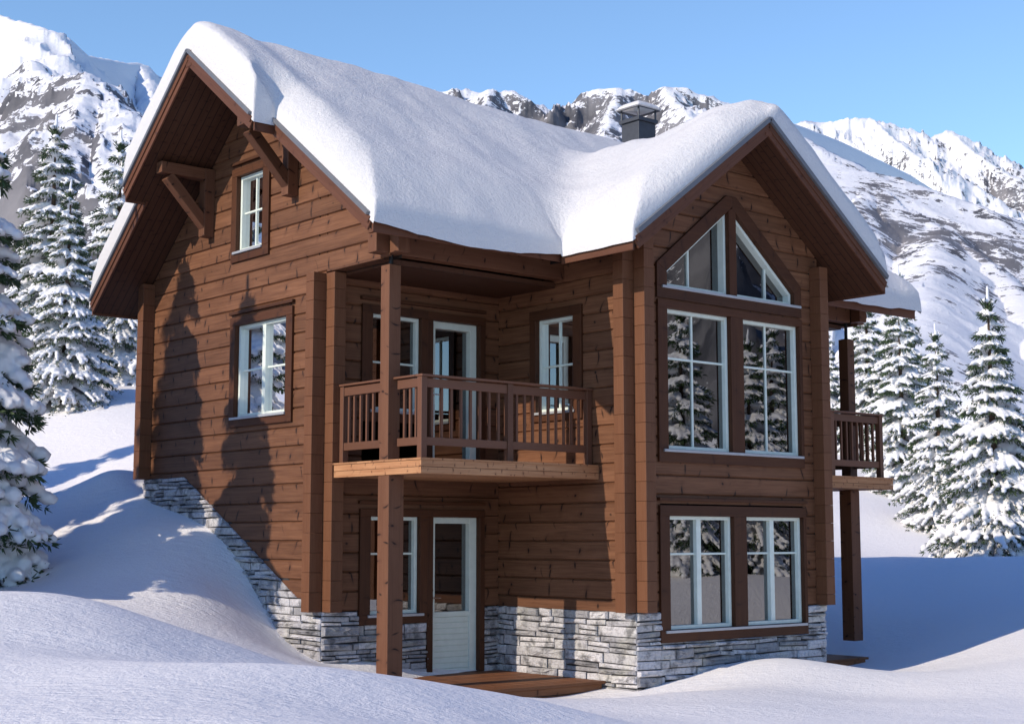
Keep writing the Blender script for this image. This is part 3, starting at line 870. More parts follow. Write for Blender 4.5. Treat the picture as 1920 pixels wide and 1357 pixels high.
# ------------------------------------------------------------------ snow on the roof
def roof_snow():
    ov = .035
    xl, xu, xr = XL - ov, XU - ov, XLR + .09
    ye, yb = YE - .10, YB2 + .07
    ys0, ys1 = YS0 - .06, YS1 + .06
    ex0, ex1, yf = EX0 - .065, EX1 + .065, YF - ov
    rects = [(xl, xr, ye, yb), (xu, xl + .5, ys0, ys1), (ex0, ex1, yf, ye + 1.0)]
    def lines(crit, lo, hi):
        s_ = set()
        for c in crit:
            for d in (0, .006, .018, .04, .07, .11, .16, .22, .29):
                for g in (-1, 1):
                    if lo - 1e-9 <= c + g * d <= hi + 1e-9: s_.add(round(c + g * d, 5))
        for v in np.arange(lo, hi, .075): s_.add(round(float(v), 5))
        s_ = sorted(s_); keep = [s_[0]]; cr = {round(c, 5) for c in crit}
        for v in s_[1:]:
            if v - keep[-1] < .004:
                if v in cr: keep[-1] = v
                continue
            keep.append(v)
        return np.array(keep)
    xs = lines([xu, xl, ex0, ex1, xr], xu, xr); ys = lines([yf, ye, ys0, ys1, yb], yf, yb)
    X, Y = np.meshgrid(xs, ys, indexing='ij')
    # distance to the outline, per kind of edge
    def segd(ax, ay, bx, by):
        dx, dy = bx - ax, by - ay; t = np.clip(((X - ax) * dx + (Y - ay) * dy) / (dx * dx + dy * dy), 0, 1)
        return np.hypot(X - ax - t * dx, Y - ay - t * dy)
    def prof(d, R_, lip, p=2.0):      # share of the full depth at distance d from an edge
        return lip * np.clip(d / .03, 0, 1) ** .5 + (1 - lip) * np.maximum(0, 1 - np.clip(1 - d / R_, 0, 1) ** p) ** (.5 if p == 2.0 else 1)
    TT = .56 - .034 * (X + 4)
    sm = lambda v: np.clip(v, 0, 1) ** 2 * (3 - 2 * np.clip(v, 0, 1))
    TT = TT + .30 * sm((X - XC + .5) / .9) * sm((1.4 - Y) / 1.2) + .10 * sm((XC - X) / .5) * sm((.6 - Y) / .9)   # deeper on the front gable
    TT = TT + .14 * sm((X - 5.2) / 1.2) + .08 * sm((-3.0 - X) / .5) * sm((Y - 2.6) / .5)
    parts = [prof(segd(xl, ye, ex0, ye), .85, .36, 1.8), prof(segd(ex1, ye, xr, ye), .85, .42, 1.8),      # front eaves
             prof(segd(ex0, ye, ex0, yf), .70, .25, 1.8), prof(segd(ex1, ye, ex1, yf), .50, .50, 1.7),    # eaves of the front gable
             prof(segd(ex0, yf, XC, yf), .45, .42, 1.8), prof(segd(XC, yf, ex1, yf), .34, .70),           # its rakes
             prof(segd(xl, ye, xl, ys0), .48, .30, 1.8), prof(segd(xl, ys0, xu, ys0), .10, .72),
             prof(segd(xu, ys0, xu, ys1), .22, .68), prof(segd(xu, ys1, xl, ys1), .12, .70),
             prof(segd(xl, ys1, xl, yb), .22, .70), prof(segd(xl, yb, xr, yb), .5, .25), prof(segd(xr, ye, xr, yb), .45, .50)]
    Hn = parts[0]
    for p_ in parts[1:]: Hn = np.minimum(Hn, p_)
    Hn = Hn * TT
    rr = .26
    def sabs(v): return np.sqrt(v * v + rr * rr) - rr * .35
    dy = Y - RY
    zm = RZ - np.where(dy < 0, SF, SB) * sabs(dy)
    zb_ = BRZ - BS * (np.sqrt((X - XC) ** 2 + rr * rr) - rr * .35)
    k = .30
    edge = np.clip(Hn / .3, .03, 1)
    hh = np.clip(.5 + .5 * (zm - zb_) / (k * edge), 0, 1)
    zs = zb_ * (1 - hh) + zm * hh + k * edge * hh * (1 - hh)
    flat_m = RZ - np.where(dy < 0, SF, SB) * np.abs(dy); flat_b = BRZ - BS * np.abs(X - XC)
    inb = (X >= ex0 - 1e-6) & (X <= ex1 + 1e-6) & (Y < yr + .3)
    flat = np.where(inb, np.maximum(flat_m, flat_b), flat_m)
    flat = np.where(Y < ye - 1e-4, flat_b, flat)
    zs = np.where(Y < ye - .01, zb_, np.where(inb, zs, zm))
    blend = np.clip(Hn / .35, 0, 1)
    base = flat + (np.where(inb | (Y < ye), zs, zm) - flat) * blend + .165
    lump = (fbm(X * .9, Y * .9, 3, 3) - .5) * .11 + (fbm(X * 3.1, Y * 3.1, 3, 5) - .5) * .045
    Z = base + Hn + lump * np.clip(Hn / .3, 0, 1)
    # what lies inside the outline
    cx = (X[:-1, :-1] + X[1:, 1:]) / 2; cy = (Y[:-1, :-1] + Y[1:, 1:]) / 2
    mask = np.zeros(cx.shape, bool)
    for (a, b, c, d) in rects: mask |= (cx > a) & (cx < b) & (cy > c) & (cy < d)
    # sag of the lower edge over the fascia
    sag = .11 * np.sin(np.pi * np.clip((X - xl) / (ex0 - xl), 0, 1)) ** .8 + .07 * np.clip(fbm(X * 1.3, Y * 1.3, 3, 21) * 2.2 - .8, 0, 1)
    onb = Hn < 1e-4
    ef = onb & (np.abs(Y - ye) < .01)
    Z = np.where(onb, base - .02, Z)
    Z = np.where(ef, base + .03 - sag, Z)
    eb = onb & (np.abs(X - ex0) < .01) & (Y < ye)
    Z = np.where(eb, base - .02 - sag * .35, Z)
    o = grid_mesh('roof_snow', X, Y, Z, SNOWR, mask)
    bm = bmesh.new(); bm.from_mesh(o.data)
    bmesh.ops.delete(bm, geom=[v for v in bm.verts if not v.link_faces], context='VERTS')
    be = [e for e in bm.edges if len(e.link_faces) == 1]
    r_ = bmesh.ops.extrude_edge_only(bm, edges=be)
    for v in [g for g in r_['geom'] if isinstance(g, bmesh.types.BMVert)]:
        v.co.z -= .015
        v.co.x += (.05 if v.co.x < 1.9 else -.05) * 0; 
    bm.to_mesh(o.data); bm.free()
    o.data.polygons.foreach_set('use_smooth', [True] * len(o.data.polygons))
    return tag(o, 'thick rounded blanket of snow lying on the roof of the log house', 'snow')
roof_snow()

# ------------------------------------------------------------------ ground
CTL = [(-11.2,-5.88,0.14),(-10.6,-5.73,0.14),(-9.81,-5.63,0.21),(-9.04,-5.75,0.22),(-8.58,-5.75,0.18),(-8.03,-5.54,0.09),(-7.45,-5.36,-0.02),(-6.56,-5.16,-0.2),(-5.91,-5.03,-0.35),(-5.65,-5.23,-0.44),(-11.88,-7.95,0.14),(-11.06,-7.99,0.16),(-10.42,-8.14,0.16),(-9.16,-7.6,-0.01),(-7.74,-6.8,-0.19),(-4.37,-4.99,-0.6),(-2.93,-5.54,-0.66),(-1.7,-6.59,-0.66),(-7.34,-4.23,-0.17),(-6.2,-3.72,-0.39),(-8.31,-3.95,-0.02),(-5.23,-3.6,-0.53),(-3.65,-2.93,-0.7),(-9.53,-0.74,0.5),(-8.65,-0.83,0.5),(-8.22,-0.93,0.48),(-7.76,-1.04,0.38),(-7.2,-0.97,0.21),(-6.61,-0.91,0.01),(-6.03,-0.84,-0.19),(-9.42,-2.78,0.24),(-8.6,-2.81,0.19),(-7.94,-2.69,0.07),(-7.44,2.17,0.15),(-6.56,1.44,-0.02),(-5.9,1.15,-0.15),(-4.49,12.02,1.48),(-3.81,11.42,1.57),(-3.4,11.06,1.64),(-2.7,10.07,1.65),(-4.6,8.9,1.15),(-4.6,7.2,.75),(-3.6,6.4,1.15),(-3.5,5.3,.85),(-3.4,8.6,1.5),(-4.67,4.65,0.45),(-3.97,4.07,0.31),(-4.48,2.6,-0.16),(-2.98,7.67,1.53),(-2.2,7.67,1.53),(-2.98,6.4,1.27),(-2.2,6.4,1.27),(-2.98,5.28,0.91),(-2.2,5.28,0.91),(-2.98,4.38,0.25),(-2.2,4.38,0.25),(-2.98,3.68,-0.31),(-2.2,3.68,-0.31),(-2.98,2.89,-0.58),(-2.2,2.89,-0.58),(-1.69,12.24,1.66),(-2.82,13.89,1.58),(-0.85,14.78,2.1),(-0.3,14.27,2.31),(0.38,17.55,3.03),(1.43,17.91,3.46),(-0.57,19.68,3.1),(2.23,21.71,4.45),(3.38,22.02,4.68),(1.41,23.06,4.56),(5.37,28.72,6.02),(-1.58,28.24,4.75),(-4.51,17.9,2.1),(-1.5,2.2,-1),(-0.2,1.2,-1),(-2.5,1.6,-0.85),(0,-0.15,-0.98),(-1.2,0.2,-1.02),(-0.6,-0.8,-1.03),(1.9,3,-1.05),(5,1.5,-0.98),(6,2.5,-0.95),(3.85,0.2,-1),(2,8.5,1.9),(6,9,2),(-1,9,1.9),(7,6,0.6),(8,12,2.3),(-3,9,2),(0.9,-0.04,-0.85),(1.78,-0.29,-0.68),(2.32,-0.49,-0.66),(2.9,-0.71,-0.75),(3.6,-1.02,-0.9),(3.93,-1.31,-0.9),(0.04,-2.1,-0.8),(-0.85,-1.33,-0.86),(0.81,-2.75,-0.86),(1.77,-4.25,-0.75),(5.39,-2.07,-0.62),(6.11,0.01,-0.85),(9.73,2.14,-0.4),(9.56,0.95,-0.35),(11.86,1.59,-0.06),(13.56,4.03,0.44),(14.68,3.73,0.53),(15.06,2.73,0.54),(11.58,4.49,-0.13),(15.38,7.77,0.5),(16.56,7.42,0.53),(15.58,5.61,0.51),(17.88,9.62,0.39),(18.92,8.74,0.37),(18.57,6.4,0.3),(21.39,11.81,1.08),(23.14,11.6,1.31),(25.49,14.74,2.26),(27.94,15.25,2.58),(31.55,18.63,3.6),(28.45,13.62,1.78),(29.75,12.51,1.78),(37.1,19.13,4),(29.51,8.84,1.09),(26.91,17.42,2.87)]
CTL += [(-6.0, 6.8, .30), (-9, 5, .3), (-13.8, -13.7, -.6), (-13, -9, -.15), (-20, -5, .3), (-16, 3, .6), (-14, 12, 1.8), (-20, 20, 3.5), (-30, 0, 1.0), (-30, -30, -.5), (0, -14, -.5), (10, -8, -.2),
        (20, -10, .2), (40, -10, .8), (10, -30, .0), (40, -40, 1.5), (45, 10, 3.0), (55, 30, 5.5), (20, 50, 8.5), (-10, 50, 8.5), (-40, 40, 7.0), (60, 60, 9.0), (12, 30, 6.5), (16, 24, 5.0), (10, 18, 3.6), (20, 34, 7.0), (26, 26, 5.4), (8.6, -6.9, .2), (9.6, -6.0, .2), (12, -4, .0)]
C = np.array(CTL, float)
def tps_fit(P):
    n = len(P); d = np.linalg.norm(P[:, None, :2] - P[None, :, :2], axis=-1)
    K = np.where(d > 0, d * d * np.log(d + 1e-12), 0) + np.eye(n) * .02
    A = np.zeros((n + 3, n + 3)); A[:n, :n] = K; A[:n, n] = 1; A[:n, n + 1:] = P[:, :2]; A[n, :n] = 1; A[n + 1:, :n] = P[:, :2].T
    return np.linalg.solve(A, np.concatenate([P[:, 2], np.zeros(3)]))
W = tps_fit(C)
def ground_z(x, y):
    x = np.asarray(x, float); y = np.asarray(y, float); xc = np.clip(x, -32, 62); yc = np.clip(y, -42, 62)
    s = W[len(C)] + W[len(C) + 1] * xc + W[len(C) + 2] * yc
    for k in range(len(C)):
        d2 = (xc - C[k, 0]) ** 2 + (yc - C[k, 1]) ** 2
        s = s + W[k] * .5 * d2 * np.log(d2 + 1e-12)
    far = np.hypot(x - xc, y - yc)
    return s + far * .012 + (fbm(x * .35, y * .35, 3, 31) - .5) * .10
def axis(lo, hi, a, b, f):
    v = list(np.arange(a, b, f)); s = f; p = b
    while p < hi: v.append(p); s *= 1.09; p += s
    v.append(hi); s = f; p = a; l = []
    while p > lo: s *= 1.09; p -= s; l.append(p)
    return np.array(sorted(set(l + v)))
gx = axis(-2600, 2600, -13.5, 9, .11); gy = axis(-2600, 2600, -10, 10, .11)
GX, GY = np.meshgrid(gx, gy, indexing='ij')
ground = grid_mesh('snow_ground', GX, GY, ground_z(GX, GY), SNOWG)
tag(ground, 'rolling snow drifts around the log house', 'ground', kind='structure')

# ------------------------------------------------------------------ terraces
def terrace(x0, x1, y0, y1, z, label):
    mb = MB(); n = int((y1 - y0) / .145)
    for k in range(n):
        a = y0 + (y1 - y0) * k / n
        mb.box((x0, a + .003, z - .035), (x1, a + (y1 - y0) / n - .003, z))
    mb.box((x0 + .05, y0 + .03, z - .16), (x1 - .05, y1 - .03, z - .038))
    o = mb.build('wooden_terrace', TERR, None, bevel=.004)
    return tag(o, label, 'terrace')
terrace(-2.9, -.035, .53, 2.70, -.89, 'reddish wooden terrace boards in front of the half-glazed door')
terrace(XB + .035, 5.62, .55, 2.70, -.87, 'wooden terrace boards under the right balcony beside the free column')

# ------------------------------------------------------------------ mountains
RIDGES = {"L1":[(-250,1500,380),(0,1620,440),(480,1980,652),(541,1670,605),(519,1373,504),(486,1212,444),(445,1058,386)],
"L2":[(445,1058,386),(515,1166,411),(590,1281,452),(637,1344,474),(683,1406,499),(746,1483,513),(813,1558,517),(918,1628,505)],
"S2":[(373,931,318),(359,868,287),(344,779,265),(336,737,241),(323,684,220),(311,645,201)],
"S3":[(683,1406,499),(632,1287,442),(585,1176,389)],
"S4":[(273,894,252),(316,882,268),(373,931,318)],
"S5":[(299,770,231),(249,662,177),(189,537,118)],
"S6":[(344,779,265),(292,673,209),(237,569,156)],
"S7":[(323,684,220),(252,531,145),(199,425,101)],
"M1":[(830,1325,385),(887,1268,436),(924,1232,468),(941,1216,475),(949,1209,477),(971,1191,475),(979,1183,479),(985,1179,475),(996,1169,476),(1009,1160,460),(1016,1156,452),(1021,1150,460),(1029,1144,456),(1039,1135,457),(1058,1117,473),(1070,1105,478),(1083,1094,481),(1096,1083,477),(1107,1075,470),(1120,1062,483),(1134,1050,482),(1149,1039,475),(1167,1024,465),(1189,1007,458),(1288,1052,473)],
"M2":[(1083,1094,481),(907,930,373),(660,698,241)],
"M3":[(1120,1062,483),(961,883,378),(714,651,245)],
"M4":[(979,1183,479),(850,1042,392),(595,753,241)],
"C1":[(2467,2032,899),(2502,2002,894),(2530,1977,903),(2550,1961,896),(2572,1942,900),(2591,1924,906),(2635,1887,907),(2660,1867,897),(2696,1838,885),(2733,1809,866),(2752,1792,872),(2766,1779,879),(2778,1772,860),(2798,1757,844),(2843,1723,816),(2897,1680,796),(3015,1586,747),(3240,1404,679)],
"C2":[(2635,1887,907),(2465,1706,788),(2391,1607,729)],
"C3":[(2527,1736,809),(2462,1631,735),(2424,1504,653),(2402,1365,557)],
"C4":[(2766,1779,879),(2645,1639,778),(2591,1525,704)],
"BL":[(567,490,217),(648,536,243),(729,582,266),(888,666,300),(1084,771,339),(1326,901,387),(1591,1038,430),(1943,1219,483),(2533,1497,565),(3366,1768,637)],
"SP":[(588,497,221),(590,471,210),(584,452,198),(577,433,185),(563,408,171),(546,384,158),(532,359,143),(508,329,127),(483,300,111),(455,273,97),(425,247,83),(377,212,65),(319,172,43)],
"SQ":[(563,408,171),(440,322,116),(309,230,65)],
"SR":[(508,329,127),(352,232,74),(239,162,36)]}
CAM = np.array((-13.8155, -13.7068, .9439)); YAW = R(40.531)
def make_mountain(name, yaw0, yaw1, d0, d1, keys, na, nd, rockf, label, seed, slope, ridges=RIDGES, rough=1.0, calm={}, bare={}):
    az = np.radians(np.linspace(yaw0, yaw1, na)); t = np.linspace(0, 1, nd); D = d0 * (d1 / d0) ** t
    AZ, DD = np.meshgrid(az, D, indexing='ij')
    X = CAM[0] + np.sin(AZ) * DD; Y = CAM[1] + np.cos(AZ) * DD
    wx = X + 60 * (fbm(X / 160, Y / 160, 4, seed) - .5); wy = Y + 60 * (fbm(X / 160 + 9, Y / 160, 4, seed + 1) - .5)
    th = math.radians((yaw0 + yaw1) / 2 + 14); AX = X * math.sin(th) + Y * math.cos(th); CX = X * math.cos(th) - Y * math.sin(th)
    H = np.full(X.shape, -1e3); near = np.full(X.shape, 1e9); CA = np.ones(X.shape); BA = np.zeros(X.shape)
    for k in keys:
        P = ridges[k]; kl, kr = slope.get(k, (.80, .95))
        for (ax, ay, a_z), (bx, by, b_z) in zip(P, P[1:]):
            dx, dy = bx - ax, by - ay; L2 = dx * dx + dy * dy
            tt = np.clip(((wx - ax) * dx + (wy - ay) * dy) / L2, 0, 1)
            # the crest itself is not warped, its flanks are
            t2 = np.clip(((X - ax) * dx + (Y - ay) * dy) / L2, 0, 1)
            du = np.hypot(X - ax - t2 * dx, Y - ay - t2 * dy); dw = np.hypot(wx - ax - tt * dx, wy - ay - tt * dy)
            f = np.clip(du / 60, 0, 1) * (1 if calm.get(k, 1.0) > .13 else .25); d = du * (1 - f) + dw * f
            side = (X - ax) * dy - (Y - ay) * dx      # >0: right of the direction of travel
            kk = np.where(side > 0, kr, kl)
            z = a_z + (b_z - a_z) * t2 - kk * (np.sqrt(d * d + 64.0) - 8.0)
            CA = np.where(z > H, calm.get(k, 1.0), CA); BA = np.where(z > H, bare.get(k, 0.0), BA)
            H = np.maximum(H, z); near = np.minimum(near, du)
    amp = rough * CA * np.clip(near / 90, .05, 1) * np.clip((H + 20) / 120, 0, 1)
    H = H + amp * (78 * (ridged(CX / 120 + .5 * fbm(X / 240, Y / 240, 3, seed + 2), AX / 330, 6, seed + 3, .55) - .42) + 36 * (ridged(X / 62, Y / 62, 6, seed + 8, .6) - .38))
    H = H + np.clip(near / 25, .4, 1) * np.clip((H + 20) / 120, 0, 1) * 16 * (.02 + .98 * CA) * (ridged(X / 22, Y / 22, 4, seed + 13) - .45)
    base = 6 + (DD - 60) * .012
    H = np.maximum(H, base - 6 + 4 * fbm(X / 60, Y / 60, 3, seed))
    ed_ = np.minimum(AZ - az[0], az[-1] - AZ) / math.radians(7.0); ed_ = np.clip(ed_, 0, 1); ed_ = ed_ * ed_ * (3 - 2 * ed_)
    H = (base - 8) + (H - base + 8) * ed_
    # rock where it is steep
    p = np.stack([X, Y, H], -1); a = np.gradient(p, axis=0); b = np.gradient(p, axis=1)
    nrm = np.cross(b, a); nz = np.abs(nrm[..., 2]) / (np.linalg.norm(nrm, axis=-1) + 1e-9)
    big = fbm(X / 170, Y / 170, 4, seed + 20)
    rock = rockf(nz, big, H, X, Y, near, DD)
    o = grid_mesh(name, X, Y, H, MOUNT, attr={'rock': rock + BA})
    return tag(o, label, 'mountain', kind='structure')
def yaw_of(px): return math.degrees(YAW + math.atan((px - 960) / 2806.5))
rk = lambda b0, b1: (lambda nz, big, H, X, Y, near, DD: np.clip((b0 - nz) * 2.2 + (big - .5) * 1.6 + b1, -1, 1.4))
make_mountain('mountain', yaw_of(-900), yaw_of(960), 230, 2100, ['L1', 'L2', 'S2', 'S3', 'S4', 'S5', 'S6', 'S7'], 960, 440,
              lambda nz, big, H, X, Y, near, DD: np.clip((.70 - nz) * 2.2 + (big - .5) * 1.0 + .46 - np.clip((DD - 960) / 150, 0, 1) * .55, -1, 1.4),
              'rocky snow mountain rising behind the left spruces', 41, {'L1': (.9, .62), 'L2': (.9, 1.6), 'S2': (1.0, .8), 'S4': (.5, .66)}, rough=1.0, calm={'L1': .4, 'L2': .12, 'S4': .8}, bare={'L1': -.25, 'L2': -.35, 'S2': .1, 'S5': .1, 'S6': .1})
make_mountain('mountain', yaw_of(300), yaw_of(1760), 260, 1850, ['M1', 'M2', 'M3', 'M4'], 760, 360,
              lambda nz, big, H, X, Y, near, DD: np.clip((.74 - nz) * 2.0 + (big - .5) * 1.2 + .40, -1, 1.4), 'speckled snow peaks behind the chimney', 57, {})
make_mountain('mountain', yaw_of(1080), yaw_of(2700), 200, 3700, ['C1', 'C2', 'C3', 'C4', 'BL', 'SP', 'SQ', 'SR'], 960, 540,
              lambda nz, big, H, X, Y, near, DD: np.clip((big - .5) * 1.7 + .12 + np.where(DD < 820, .16, -.1) + np.where(DD > 2200, 1, 0) * np.clip((.82 - nz) * 1.6 + .1, -.2, 1), -1, 1.4), 'sunlit snow mountain with a long spur to the right of the house', 73,
              {'C1': (.9, .72), 'BL': (.4, 3.2), 'SP': (1.3, .55), 'SQ': (.7, .5), 'SR': (.7, .5), 'C3': (.9, .6)}, rough=.8, calm={'BL': .04, 'SP': .20, 'SQ': .4, 'SR': .4}, bare={'BL': -.8, 'SP': .06, 'SQ': .06, 'SR': .06})
# the ranges that only the window panes show
RR = {'A': [(-690, 520, 290), (-760, 800, 360), (-800, 1400, 400), (-820, 2200, 420)], 'B': [(1500, 200, 330), (1150, -300, 430), (1000, -900, 360), (600, -1300, 420)]}
mk = lambda nz, big, H, X, Y, near, DD: np.clip((.74 - nz) * 2.2 + (big - .5) * 1.8 + .32, -1, 1.4)
make_mountain('mountain', -80, -12, 260, 1900, ['A'], 260, 160, mk, 'snow range to the left of the valley mirrored in the side windows', 91, {'A': (.7, 1.1)}, RR)
make_mountain('mountain', 84, 160, 260, 1900, ['B'], 260, 160, lambda *a: np.clip(mk(*a) + .55, -1, 1.4), 'snow range to the right of the valley mirrored in the front windows', 97, {'B': (.7, .7)}, RR)

# ------------------------------------------------------------------ spruces
ICO = None
def ico():
    global ICO
    if ICO is None:
        bm = bmesh.new(); bmesh.ops.create_icosphere(bm, subdivisions=1, radius=1.0)
        ICO = (np.array([v.co[:] for v in bm.verts]), np.array([[v.index for v in f.verts] for f in bm.faces])); bm.free()
    return ICO
def spruce_meshes(seed, H, R0, tiers, voxel, blades, lump=1.0, narrow=.8):
    rg = random.Random(seed)
    V0, F0 = ico(); SV, SF_ = [], []; nv = 0
    def blob(c, rx, ry, rz, ang=0.0, tilt=0.0):
        nonlocal nv
        P = V0 * np.array((rx, ry, rz))
        ct, st = math.cos(tilt), math.sin(tilt)
        P = np.stack([P[:, 0] * ct + P[:, 2] * st, P[:, 1], -P[:, 0] * st + P[:, 2] * ct], -1)
        ca, sa = math.cos(ang), math.sin(ang)
        P = np.stack([P[:, 0] * ca - P[:, 1] * sa, P[:, 0] * sa + P[:, 1] * ca, P[:, 2]], -1) + np.array(c)
        SV.append(P); SF_.append(F0 + nv); nv += len(P)
    nb = MB(); tb = MB()
    def tuft(p, d, n, L, spread=.9):
        for _ in range(n):
            a = Vector((rg.gauss(0, 1), rg.gauss(0, 1), rg.gauss(0, 1))).normalized()
            dr = (Vector(d) + a * spread).normalized()
            sd = dr.cross(Vector((rg.random() - .5, rg.random() - .5, rg.random() - .5))).normalized() * L * .10
            b = Vector(p) + a * L * .25; l = L * rg.uniform(.6, 1.15)
            nb.face([b - sd, b + sd, b + dr * l * .6 + sd * .9, b + dr * l, b + dr * l * .6 - sd * .9], [(0, 0)] * 5, rg.random())
    k = 0
    for t in range(tiers):
        f = t / (tiers - 1)
        z = H * (.05 + .86 * f ** .93)
        r = R0 * (1 - z / H) ** narrow * 1.0 + .03 * H * .2
        n = max(4, int(round(5 + 4.0 * (1 - f))))
        a0 = rg.random() * 6.28
        for j in range(n):
            ang = a0 + 6.283 * (j + rg.uniform(-.28, .28)) / n
            L = r * rg.uniform(.78, 1.14)
            dz = rg.uniform(-.5, .5) * H / tiers * .9
            droop = L * rg.uniform(.32, .58) * (1.15 - .70 * f)
            ca, sa = math.cos(ang), math.sin(ang)
            def at(s, lat=0.0):
                zz = z + dz + .10 * L * s - droop * s ** 1.7 - abs(lat) * .25
                return Vector((ca * L * s - sa * lat, sa * L * s + ca * lat, zz))
            tb.cyl(at(0), at(.55), .012 * H / 6, .008 * H / 6, 5, .2); tb.cyl(at(.55), at(.97), .008 * H / 6, .004 * H / 6, 5, .2)
            bl = lump * (.056 + .046 * (1 - f) ** .7) * H / 6.6 * rg.uniform(.88, 1.15)
            nf = 7 if f < .75 else 5
            for q_ in range(nf):
                fa_ = (q_ - (nf - 1) / 2) / ((nf - 1) / 2)            # -1 .. 1 across the fan
                if rg.random() < .07: continue
                s0 = .22 + .34 * (1 - abs(fa_)) * rg.random() * .4 + .16 * (1 - abs(fa_))
                tipx = L * (1.0 - .22 * abs(fa_) ** 1.5) * rg.uniform(.86, 1.08); tipy = fa_ * L * .46 * rg.uniform(.85, 1.15) + rg.uniform(-.03, .03) * L
                x0_ = L * s0; n_ = max(2, int(math.hypot(tipx - x0_, tipy) / (bl * 1.25)) + 1)
                bare = rg.random() < .12
                for i_ in range(n_ + 1):
                    g_ = i_ / n_
                    px_ = x0_ + (tipx - x0_) * g_; py_ = tipy * g_ ** 1.15
                    rr_ = math.hypot(px_, py_) / L
                    zz = z + dz + .10 * px_ - droop * rr_ ** 1.7 - abs(py_) * .12
                    p = Vector((ca * px_ - sa * py_, sa * px_ + ca * py_, zz))
                    od = Vector((ca * (tipx - x0_) - sa * tipy, sa * (tipx - x0_) + ca * tipy, -.35 * L)).normalized()
                    if g_ > .3: tuft(p - Vector((0, 0, bl * .30)), od, blades if g_ > .55 else max(2, blades // 2), .115 * H / 6.6 * rg.uniform(.8, 1.2), .9)
                    if bare and g_ > .3: continue
                    q = bl * (1.12 - .42 * g_) * rg.uniform(.82, 1.18)
                    if g_ < .93 or rg.random() < .6:
                        blob(p + Vector((0, 0, q * .42 + rg.uniform(-.15, .2) * q)), q * 1.12, q * .92, q * rg.uniform(.66, .92), math.atan2(od.y, od.x), .3)
    # trunk and leader
    tb.cyl((0, 0, -.6), (0, 0, H * .5), .020 * H, .012 * H, 9, .3); tb.cyl((0, 0, H * .5), (0, 0, H * .985), .012 * H, .002 * H, 7, .3)
    for q in range(9):
        a = q * 2.4; c = Vector((math.cos(a) * .55, math.sin(a) * .55, 1)).normalized()
        p = Vector((0, 0, H * .925)); nb_l = .055 * H * (1 - q * .04)
        for w_ in range(5):
            tuft(p + c * nb_l * w_ / 5, c, 3, .022 * H, .35)
        if q % 2: blob(p + c * nb_l * .7 + Vector((0, 0, .012 * H)), .016 * H, .012 * H, .010 * H, a)
    tuft((0, 0, H * .95), (0, 0, 1), 12, .028 * H, .3)
    for w_ in range(5): blob((rg.uniform(-.002, .002) * H, 0, H * (.972 + .011 * w_)), .0085 * H * (1 - w_ * .06), .0085 * H * (1 - w_ * .06), .013 * H)
    # snow: fuse the lumps into pillows
    V = np.concatenate(SV); F = np.concatenate(SF_)
    me = bpy.data.meshes.new('snow_lumps'); me.from_pydata(V.tolist(), [], F.tolist()); me.update()
    ob = bpy.data.objects.new('snow_lumps', me); COL.objects.link(ob)
    m = ob.modifiers.new('fuse', 'REMESH'); m.mode = 'VOXEL'; m.voxel_size = voxel
    m2 = ob.modifiers.new('soft', 'SMOOTH'); m2.factor = .5; m2.iterations = 3
    dg = bpy.context.evaluated_depsgraph_get(); dg.update()
    sm = bpy.data.meshes.new_from_object(ob.evaluated_get(dg)); sm.name = 'snow_load'
    bpy.data.objects.remove(ob); bpy.data.meshes.remove(me)
    sm.materials.clear(); sm.materials.append(SNOWT)
    sm.polygons.foreach_set('use_smooth', [True] * len(sm.polygons)); sm.update()
    return tb.mesh('trunk', BARK), nb.mesh('crown', NEEDLE), sm
def spruce(meshes, loc, scale, rot, label, group):
    e = empty('spruce_tree', loc); e.scale = (scale,) * 3; e.rotation_euler = (0, 0, rot)
    tag(e, label, 'tree', group)
    for n, me in zip(('trunk', 'crown', 'snow_load'), meshes):
        o = bpy.data.objects.new(n, me); COL.objects.link(o); o.parent = e
    return e
VA = spruce_meshes(11, 6.6, 1.62, 17, .030, 7, 1.22)
VB = spruce_meshes(23, 6.6, 1.78, 18, .030, 7, 1.22, .9)
VC = spruce_meshes(37, 6.6, 1.14, 12, .024, 11, 1.85, .62)
def gz(x, y): return float(ground_z(np.array([x]), np.array([y]))[0])
G1, G2, G3 = 'snowy spruces on the slope left of the house', 'snowy spruces on the slope right of the house', 'snowy spruces standing across the valley in front of the house'
def plant(ms, x, y, h, rot, label, group, dz=-.12): spruce(ms, (x, y, gz(x, y) + dz), h / 6.6, rot, label, group)
plant(VC, -6.05, 6.9, 6.75, .4, 'largest spruce at the left edge with heavy snow on drooping branches', G1)
plant(VC, -8.6, 5.2, 7.4, 2.1, 'narrow snowy spruce outside the left edge shading the log wall', G1)
plant(VC, -13.0, 7.6, 9.4, 4.1, 'tall snowy spruce far outside the left edge', G1)
plant(VC, -9.2, 10.5, 7.0, 3.0, 'snowy spruce outside the left edge beside the snow dome', G1)
plant(VC, -10.2, 9.2, 7.4, .3, 'snowy spruce outside the left edge level with the back corner of the house', G1)
plant(VC, -9.8, 12.0, 6.6, 1.3, 'snowy spruce outside the left edge above the hollow', G1)
plant(VC, -9.6, 16.4, 7.4, 2.6, 'unseen snowy spruce added to darken the reflection in the left windows', G1)  # invented tree, put in to darken the bright snow mirrored in the left-wall panes
plant(VC, -12.5, 13.6, 8.5, 5.5, 'snowy spruce far outside the left edge above the snow dome', G1)
plant(VA, 3.45, 26.6, 7.5, 1.0, 'snowy spruce with its tip highest against the left mountain', G1)
plant(VB, 1.75, 21.6, 5.6, 2.2, 'shorter snowy spruce in front of the left pair of tips', G1)
plant(VA, 4.5, 24.6, 7.0, 3.4, 'snowy spruce nearest the left corner of the log house', G1)
